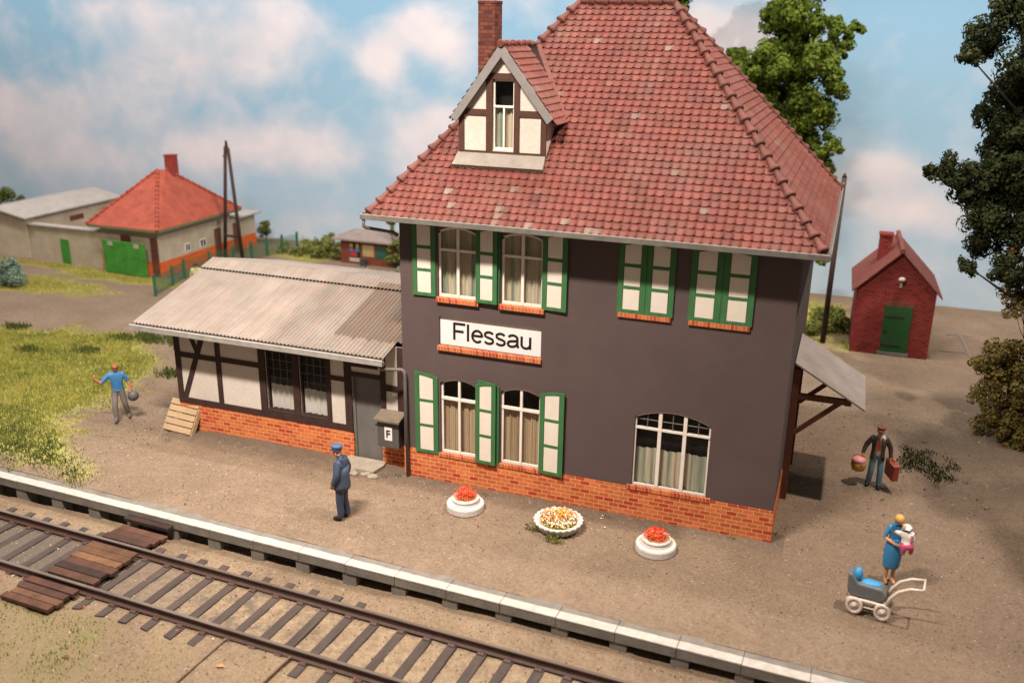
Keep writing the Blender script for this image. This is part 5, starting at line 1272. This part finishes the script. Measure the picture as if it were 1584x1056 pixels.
f = MB(); f.lathe([(.1,0),(.105,.05),(.122,.09),(.118,.115),(.06,.13),(.01,.132)], 20, (0,-.078,1.675), 1, 1.1); f.prism([(-.075,-.17,1.685),(.075,-.17,1.685),(.05,-.24,1.665),(-.05,-.24,1.665)], (0,0,.012)); f.build('cap', P['cap'], officer, smooth=False)
f = MB(); f.lathe([(.225,.78),(.235,.86),(.215,1.0),(.205,1.12),(.21,1.3)], 22, (0,0,0), 1, .8); f.build('jacket', P['navy'], officer, smooth=True)
f = MB(); f.lathe([(.062,1.5),(.07,1.53),(.06,1.55)], 16, (0,-.01,0)); f.build('collar', P['navydark'], officer)

# man carrying a ball
bp = dict(shR=(-.18,0,1.43), elR=(-.43,-.1,1.22), wrR=(-.56,-.22,1.40), haR=(-.57,-.24,1.47), shL=(.18,0,1.43), elL=(.31,.0,1.2), wrL=(.345,-.03,.96), haL=(.35,-.04,.9),
          hiR=(-.095,0,.88), knR=(-.12,-.13,.5), anR=(-.12,-.12,.09), toR=(-.14,-.3,.045), knL=(.14,.02,.49), anL=(.19,.2,.1), toL=(.22,.03,.045), head=(-.005,-.03,1.62))
m_b = dict(torso='blue', sleeve='blue', fore='suntan', hand='suntan', head='suntan', hips='grey', leg='grey', shin='grey', foot='greyshoe')
player = person('man in blue shirt and grey trousers striding with a dark ball in hand', (-9.03,.05,.02), .62, bp, m_b, .97, dict(elR=.056, elL=.056, wrL=.044, wrR=.044, shL=.088, shR=.088, haL=(.045,.035), haR=(.05,.045), chest=(.2,.145), spine=(.155,.115), pelvis=(.165,.125), hiL=.105, hiR=.105, knL=.088, knR=.088, anL=.074, anR=.074, head=(.09,.105)), fist=('R',))
f = MB(); dome(f, (-.005,-.015,1.645), .102, -.05); f.build('hair', P['redhair'], player, smooth=True)
f = MB(); f.lathe([(.158,.93),(.162,.96),(.158,.985)], 20, (0,0,0), 1, .76); f.build('belt', P['blue'], player, smooth=True)
f = MB(); f.ball((0,0,0), .155, 12)
Mrot = Matrix.Rotation(.62, 4, 'Z'); bpnt = Mrot @ Vector((.40*.97,-.06,.755*.97))
tag(f.build('ball', P['ball'], smooth=True, loc=(-9.03+bpnt.x,.05+bpnt.y,.02+bpnt.z)), 'dark grey ball held by the man in the blue shirt', 'ball')

# man with luggage
gp = dict(elL=(.30,.03,1.17), wrL=(.33,-.03,.93), haL=(.335,-.05,.87), elR=(-.31,.03,1.18), wrR=(-.37,-.05,.96), haR=(-.38,-.07,.90), head=(-.01,-.03,1.62), top=(.02,-.02,1.7), knL=(.12,-.05,.49), anL=(.13,-.05,.08), toL=(.14,-.24,.045), anR=(-.14,.04,.08), toR=(-.18,-.13,.045))
m_g = dict(torso='shirt', sleeve='jacket', fore='jacket', hand='suntan', head='suntan', hips='jeans', leg='jeans', shin='jeans', foot='blackshoe')
bagman = person('man in brown jacket, jeans and red tie carrying luggage beside the house', (11.16,3.78,0), -.02, gp, m_g, .93, dict(elL=.07, elR=.07, wrL=.052, wrR=.052, shL=.09, shR=.09, knL=.085, knR=.085, anL=.08, anR=.08, haL=(.045,.035), haR=(.045,.035), head=(.088,.105)))
f = MB(); n = 22; vs = []
for i, (z, r) in enumerate([(.82,.195),(.95,.18),(1.1,.17),(1.25,.182),(1.38,.19),(1.46,.13)]):
    for k in range(n+1):
        gap = .62-.3*i/5; t = -PI/2+gap+(2*PI-2*gap)*k/n; vs.append((r*math.cos(t), .82*r*math.sin(t)+.005, z))
f.add(vs, [(i*(n+1)+k, i*(n+1)+k+1, (i+1)*(n+1)+k+1, (i+1)*(n+1)+k) for i in range(5) for k in range(n)])
j_ = f.build('jacket', P['jacket'], bagman, smooth=True, fix=False); sm = j_.modifiers.new('t', 'SOLIDIFY'); sm.thickness = .015
f = MB(); f.prism([(-.018,-.10,1.47),(.018,-.10,1.47),(.014,-.118,1.42),(.038,-.142,1.16),(0,-.142,1.1),(-.038,-.142,1.16),(-.014,-.118,1.42)], (0,-.014,0)); f.build('tie', P['tie'], bagman)
f = MB(); f.lathe([(.098,0),(.104,.035),(.118,.06),(.112,.085),(.05,.10),(.01,.102)], 20, (0,-.025,1.675), 1, 1.1); f.prism([(-.07,-.12,1.685),(.07,-.12,1.685),(.05,-.19,1.665),(-.05,-.19,1.665)], (0,0,.012)); f.build('cap', P['capred'], bagman)
bg = lambda x, y, z: (11.16+x*.93, 3.78+y*.93, z*.93)
su = thing('suitcase', 'reddish brown suitcase in the left hand of the man with the tie', 'suitcase', bg(.40,-.07,.38), .35)
f = MB(); f.box(-.085,.085,-.26,.26,0,.44); f.build('case', P['case'], su, bevel=.04)
f = MB(); f.box(-.088,.088,-.262,.262,.39,.425); f.build('lid', P['casetop'], su, bevel=.01)
f = MB(); f.tube([(0,-.08,.43),(0,-.07,.485),(0,.07,.485),(0,.08,.43)], .014, 6); f.build('handle', P['case'], su)
bk = thing('basket', 'yellow basket covered with a pink cloth in the right hand of the man', 'basket', bg(-.44,-.1,.47), 0)
f = MB(); f.lathe([(.12,0),(.15,.01),(.175,.12),(.185,.26),(.165,.26),(.12,.05)], 20, rip=.01, nr=16); f.build('tub', P['basket'], bk, smooth=True)
f = MB(); f.ball((0,-.02,.28), .17, 8, (1.05,1.05,.55)); f.ball((.04,-.13,.22), .08, 6, (1,.7,1.2)); f.build('cloth', P['palepink'], bk, smooth=True)
f = MB(); f.tube([(-.17,.02,.24),(-.12,.02,.38),(0,.02,.43),(.12,.02,.38),(.17,.02,.24)], .016, 6); f.build('handle', P['basket'], bk, smooth=True)

# woman with baby
wp = dict(shL=(.15,0,1.38), shR=(-.15,0,1.38), elL=(.235,-.05,1.13), wrL=(.13,-.21,1.10), haL=(.08,-.24,1.10), elR=(-.235,-.03,1.13), wrR=(-.04,-.22,1.07), haR=(.02,-.235,1.07), head=(.02,-.05,1.58), top=(.025,-.045,1.66), neck=(.005,-.015,1.49), neckb=(0,.01,1.43), toL=(.09,-.15,.045), toR=(-.09,-.15,.045), anL=(.07,.02,.08), anR=(-.07,.02,.08), knL=(.08,-.01,.47), knR=(-.08,-.01,.47))
m_w = dict(torso='dress', sleeve='dress', fore='skin', hand='skin', head='skin', hips='dress', leg='dress', shin='skin', foot='skin')
woman = person('blond woman in a blue dress holding a baby behind the pram', (11.45,-.66,0), .25, wp, m_w, .93, dict(shL=.06, shR=.06, elL=.045, elR=.045, chest=(.145,.115), spine=(.115,.09), wrL=.03, wrR=.03, knL=.055, knR=.055, anL=.038, anR=.038))
f = MB(); f.lathe([(.165,.40),(.175,.43),(.19,.6),(.195,.8),(.175,.95),(.135,1.08),(.13,1.12)], 22, (0,.0,0), 1, .8); f.build('dress', P['dress'], woman, smooth=True)
f = MB(); dome(f, (.02,-.03,1.60), .106, -.35); f.ball((.02,.04,1.56), .09, 7, (1,.8,1.1)); f.build('hair', P['blond'], woman, smooth=True)
wl = lambda x, y, z: Vector((11.45,-.66,0)) + Matrix.Rotation(.25, 4, 'Z') @ Vector((x*.93,y*.93,z*.93))
bJ = dict(pelvis=(0,0,0), chest=(.01,.02,.17), neck=(0,.03,.24), head=(-.02,.03,.31), top=(-.02,.03,.36), shR=(-.08,.03,.2), haR=(-.2,.06,.2), shL=(.08,0,.2), haL=(.1,-.03,.08), knR=(-.06,-.05,-.03), fR=(-.03,-.02,-.17), knL=(.08,-.05,-.02), fL=(.08,-.02,-.15))
bB = [('pelvis','chest'),('chest','neck'),('neck','head'),('head','top'),('chest','shR'),('shR','haR'),('chest','shL'),('shL','haL'),('pelvis','knR'),('knR','fR'),('pelvis','knL'),('knL','fL')]
bR = dict(pelvis=.095, chest=.085, neck=.045, head=.082, top=.06, shR=.045, haR=.028, shL=.045, haL=.03, knR=.05, fR=.03, knL=.05, fL=.03)
me = skin_figure(bJ, bB, bR, 'pelvis'); me.materials.clear()
for k in ('babywhite','pink','skin'): me.materials.append(P[k])
for pl_ in me.polygons: pl_.material_index = 1 if pl_.center.z < .06 and pl_.center.z > -.11 else (2 if pl_.center.z < -.11 or pl_.center.x < -.17 else 0)
bb = bpy.data.objects.new('baby', me); COL.objects.link(bb); bb.scale = (1.25,)*3; bb.location = wl(.15,-.27,1.10); bb.rotation_euler = (0,0,.25); tag(bb, 'baby in white top and pink trousers carried by the woman', 'baby')
f = MB(); f.ball((-.062,.01,.31), .05, 6, (.7,.9,1)); f.build('face', P['skin'], bb, smooth=True)
f = MB(); f.tube([(.04,-.075,.05),(.05,-.085,.12),(.04,-.06,.21)], .012, 5); f.tube([(.085,.0,.05),(.1,0,.12),(.08,.02,.21)], .012, 5); f.build('strap', P['pink'], bb)

# pram
pr = thing('pram', 'grey and cream pram with blue bedding in front of the woman', 'pram', (11.02,-1.9,0), -.12); pr.scale = (.78,.82,.90)
f = MB()
prof = [(-.42,.38),(.30,.38),(.43,.46),(.42,.58),(.30,.70),(-.26,.72),(-.42,.90),(-.52,.92),(-.50,.5)]
f.prism([(x,-.2,z) for x,z in prof], (0,.4,0)); f.build('body', P['pramgrey'], pr, bevel=.04)
f = MB(); f.ball((-.30,-.01,.85), .13, 8, (.9,1,1.25)); f.build('pillow', P['pramblue'], pr, smooth=True)
f = MB(); f.ball((.02,0,.70), .17, 8, (1.6,.85,.38)); f.build('blanket', P['pramgrey'] if False else P['pramblue'], pr, smooth=True)
f = MB()
for y in (-.24,.24):
    f.tube([(-.36,y,.21),(-.46,y,.25),(-.45,y,.32),(-.38,y,.36),(.42,y,.36),(.56,y,.30),(.57,y,.24),(.45,y,.2)], .036, 8); f.tube([(-.28,y,.21),(.42,y,.21)], .022, 8)
    f.tube([(.44,y,.36),(.52,y,.58),(.68,y,.78),(.92,y,.91),(1.22,y,.96)], [.05,.046,.042,.036,.03], 8)
f.tube([(1.22,-.255,.97),(1.22,.255,.97)], .028, 8); f.tube([(-.27,-.24,.21),(-.27,.24,.21)], .02, 6); f.tube([(.39,-.24,.21),(.39,.24,.21)], .02, 6)
f.build('frame', P['pramcream'], pr, smooth=True)
for (x, y) in ((-.27,-.27),(.39,-.27),(-.27,.27),(.39,.27)):
    f = MB(); vs = []; n = 24
    for k in range(n):
        t = 2*PI*k/n
        for q in range(8):
            u = 2*PI*q/8; R_ = .165+.045*math.cos(u); vs.append((x+R_*math.cos(t), y+.04*math.sin(u), .21+R_*math.sin(t)))
    f.add(vs, [(k*8+q, ((k+1)%n)*8+q, ((k+1)%n)*8+(q+1)%8, k*8+(q+1)%8) for k in range(n) for q in range(8)])
    f.tube([(x,y-.04,.21),(x,y+.04,.21)], .06, 12); f.tube([(x,y-.01,.21),(x,y+.01,.21)], .13, 16)
    f.build('wheel', P['pramcream'], pr, smooth=True)

# far figure by the fence
farp = person('small far figure in a pale yellow shirt beyond the annex roof', (-15.55,11.75,-.35), .6, {}, dict(torso='paleshirt', sleeve='paleshirt', fore='orangeskin', hand='orangeskin', head='orangeskin', hips='orangeskin', leg='orangeskin', shin='orangeskin', foot='blackshoe'), 1.0)
f = MB(); dome(f, (0,-.01,1.63), .105, -.3); f.build('hair', P['darkhair'], farp, smooth=True)

# ------------------------------------------------------------------ lamps of the exhibition room
def area(name, loc, tgt, sx, sy, power, col):
    l = bpy.data.lights.new(name, 'AREA'); l.shape = 'RECTANGLE'; l.size = sx; l.size_y = sy; l.energy = power; l.color = col
    o = bpy.data.objects.new(name, l); COL.objects.link(o); o.location = loc
    o.rotation_euler = (Vector(tgt)-Vector(loc)).to_track_quat('-Z', 'Y').to_euler(); return o
WARM = (1,.87,.755)
area('lamp_front', (-.5,-13,25), (-2.5,-1,1), 7, 1.0, 5700, WARM).data.spread = math.radians(94)
area('lamp_right', (17,-1,27), (2,2,0), .8, .8, 8600, WARM)
area('lamp_back', (-18,6,30), (-18,22,4), 58, 2, 20500, (1,.92,.85))
area('lamp_back_right', (14,11,24), (13,17,0), 2, 2, 1100, WARM).data.spread = math.radians(75)

w = bpy.data.worlds.new('World'); scene.world = w; w.use_nodes = True
w.node_tree.nodes['Background'].inputs[0].default_value = (1,.88,.78,1); w.node_tree.nodes['Background'].inputs[1].default_value = .24

# ------------------------------------------------------------------ camera
cd = bpy.data.cameras.new('Camera'); cam = bpy.data.objects.new('Camera', cd); COL.objects.link(cam)
Rm = [[0.93814492,0.12301918,-0.32365165],[0.34595649,-0.29503586,0.89065591],[0.01407892,-0.94753371,-0.31934568]]
m4 = Matrix([[Rm[i][0], -Rm[i][1], -Rm[i][2], (9.72123146,-18.97186462,10.73894166)[i]] for i in range(3)]+[[0,0,0,1]])
cam.matrix_world = m4
cd.sensor_width = 36; cd.sensor_fit = 'HORIZONTAL'; cd.lens = 1429/1584*36; cd.clip_start = .1; cd.clip_end = 400
cd.dof.use_dof = True; cd.dof.focus_distance = 22.5; cd.dof.aperture_fstop = .30
scene.camera = cam
scene.view_settings.view_transform = 'Standard'; scene.view_settings.look = 'None'; scene.view_settings.exposure = -.22; scene.view_settings.gamma = 1
scene.render.engine = 'CYCLES'
scene.cycles.max_bounces = 8; scene.cycles.transparent_max_bounces = 12
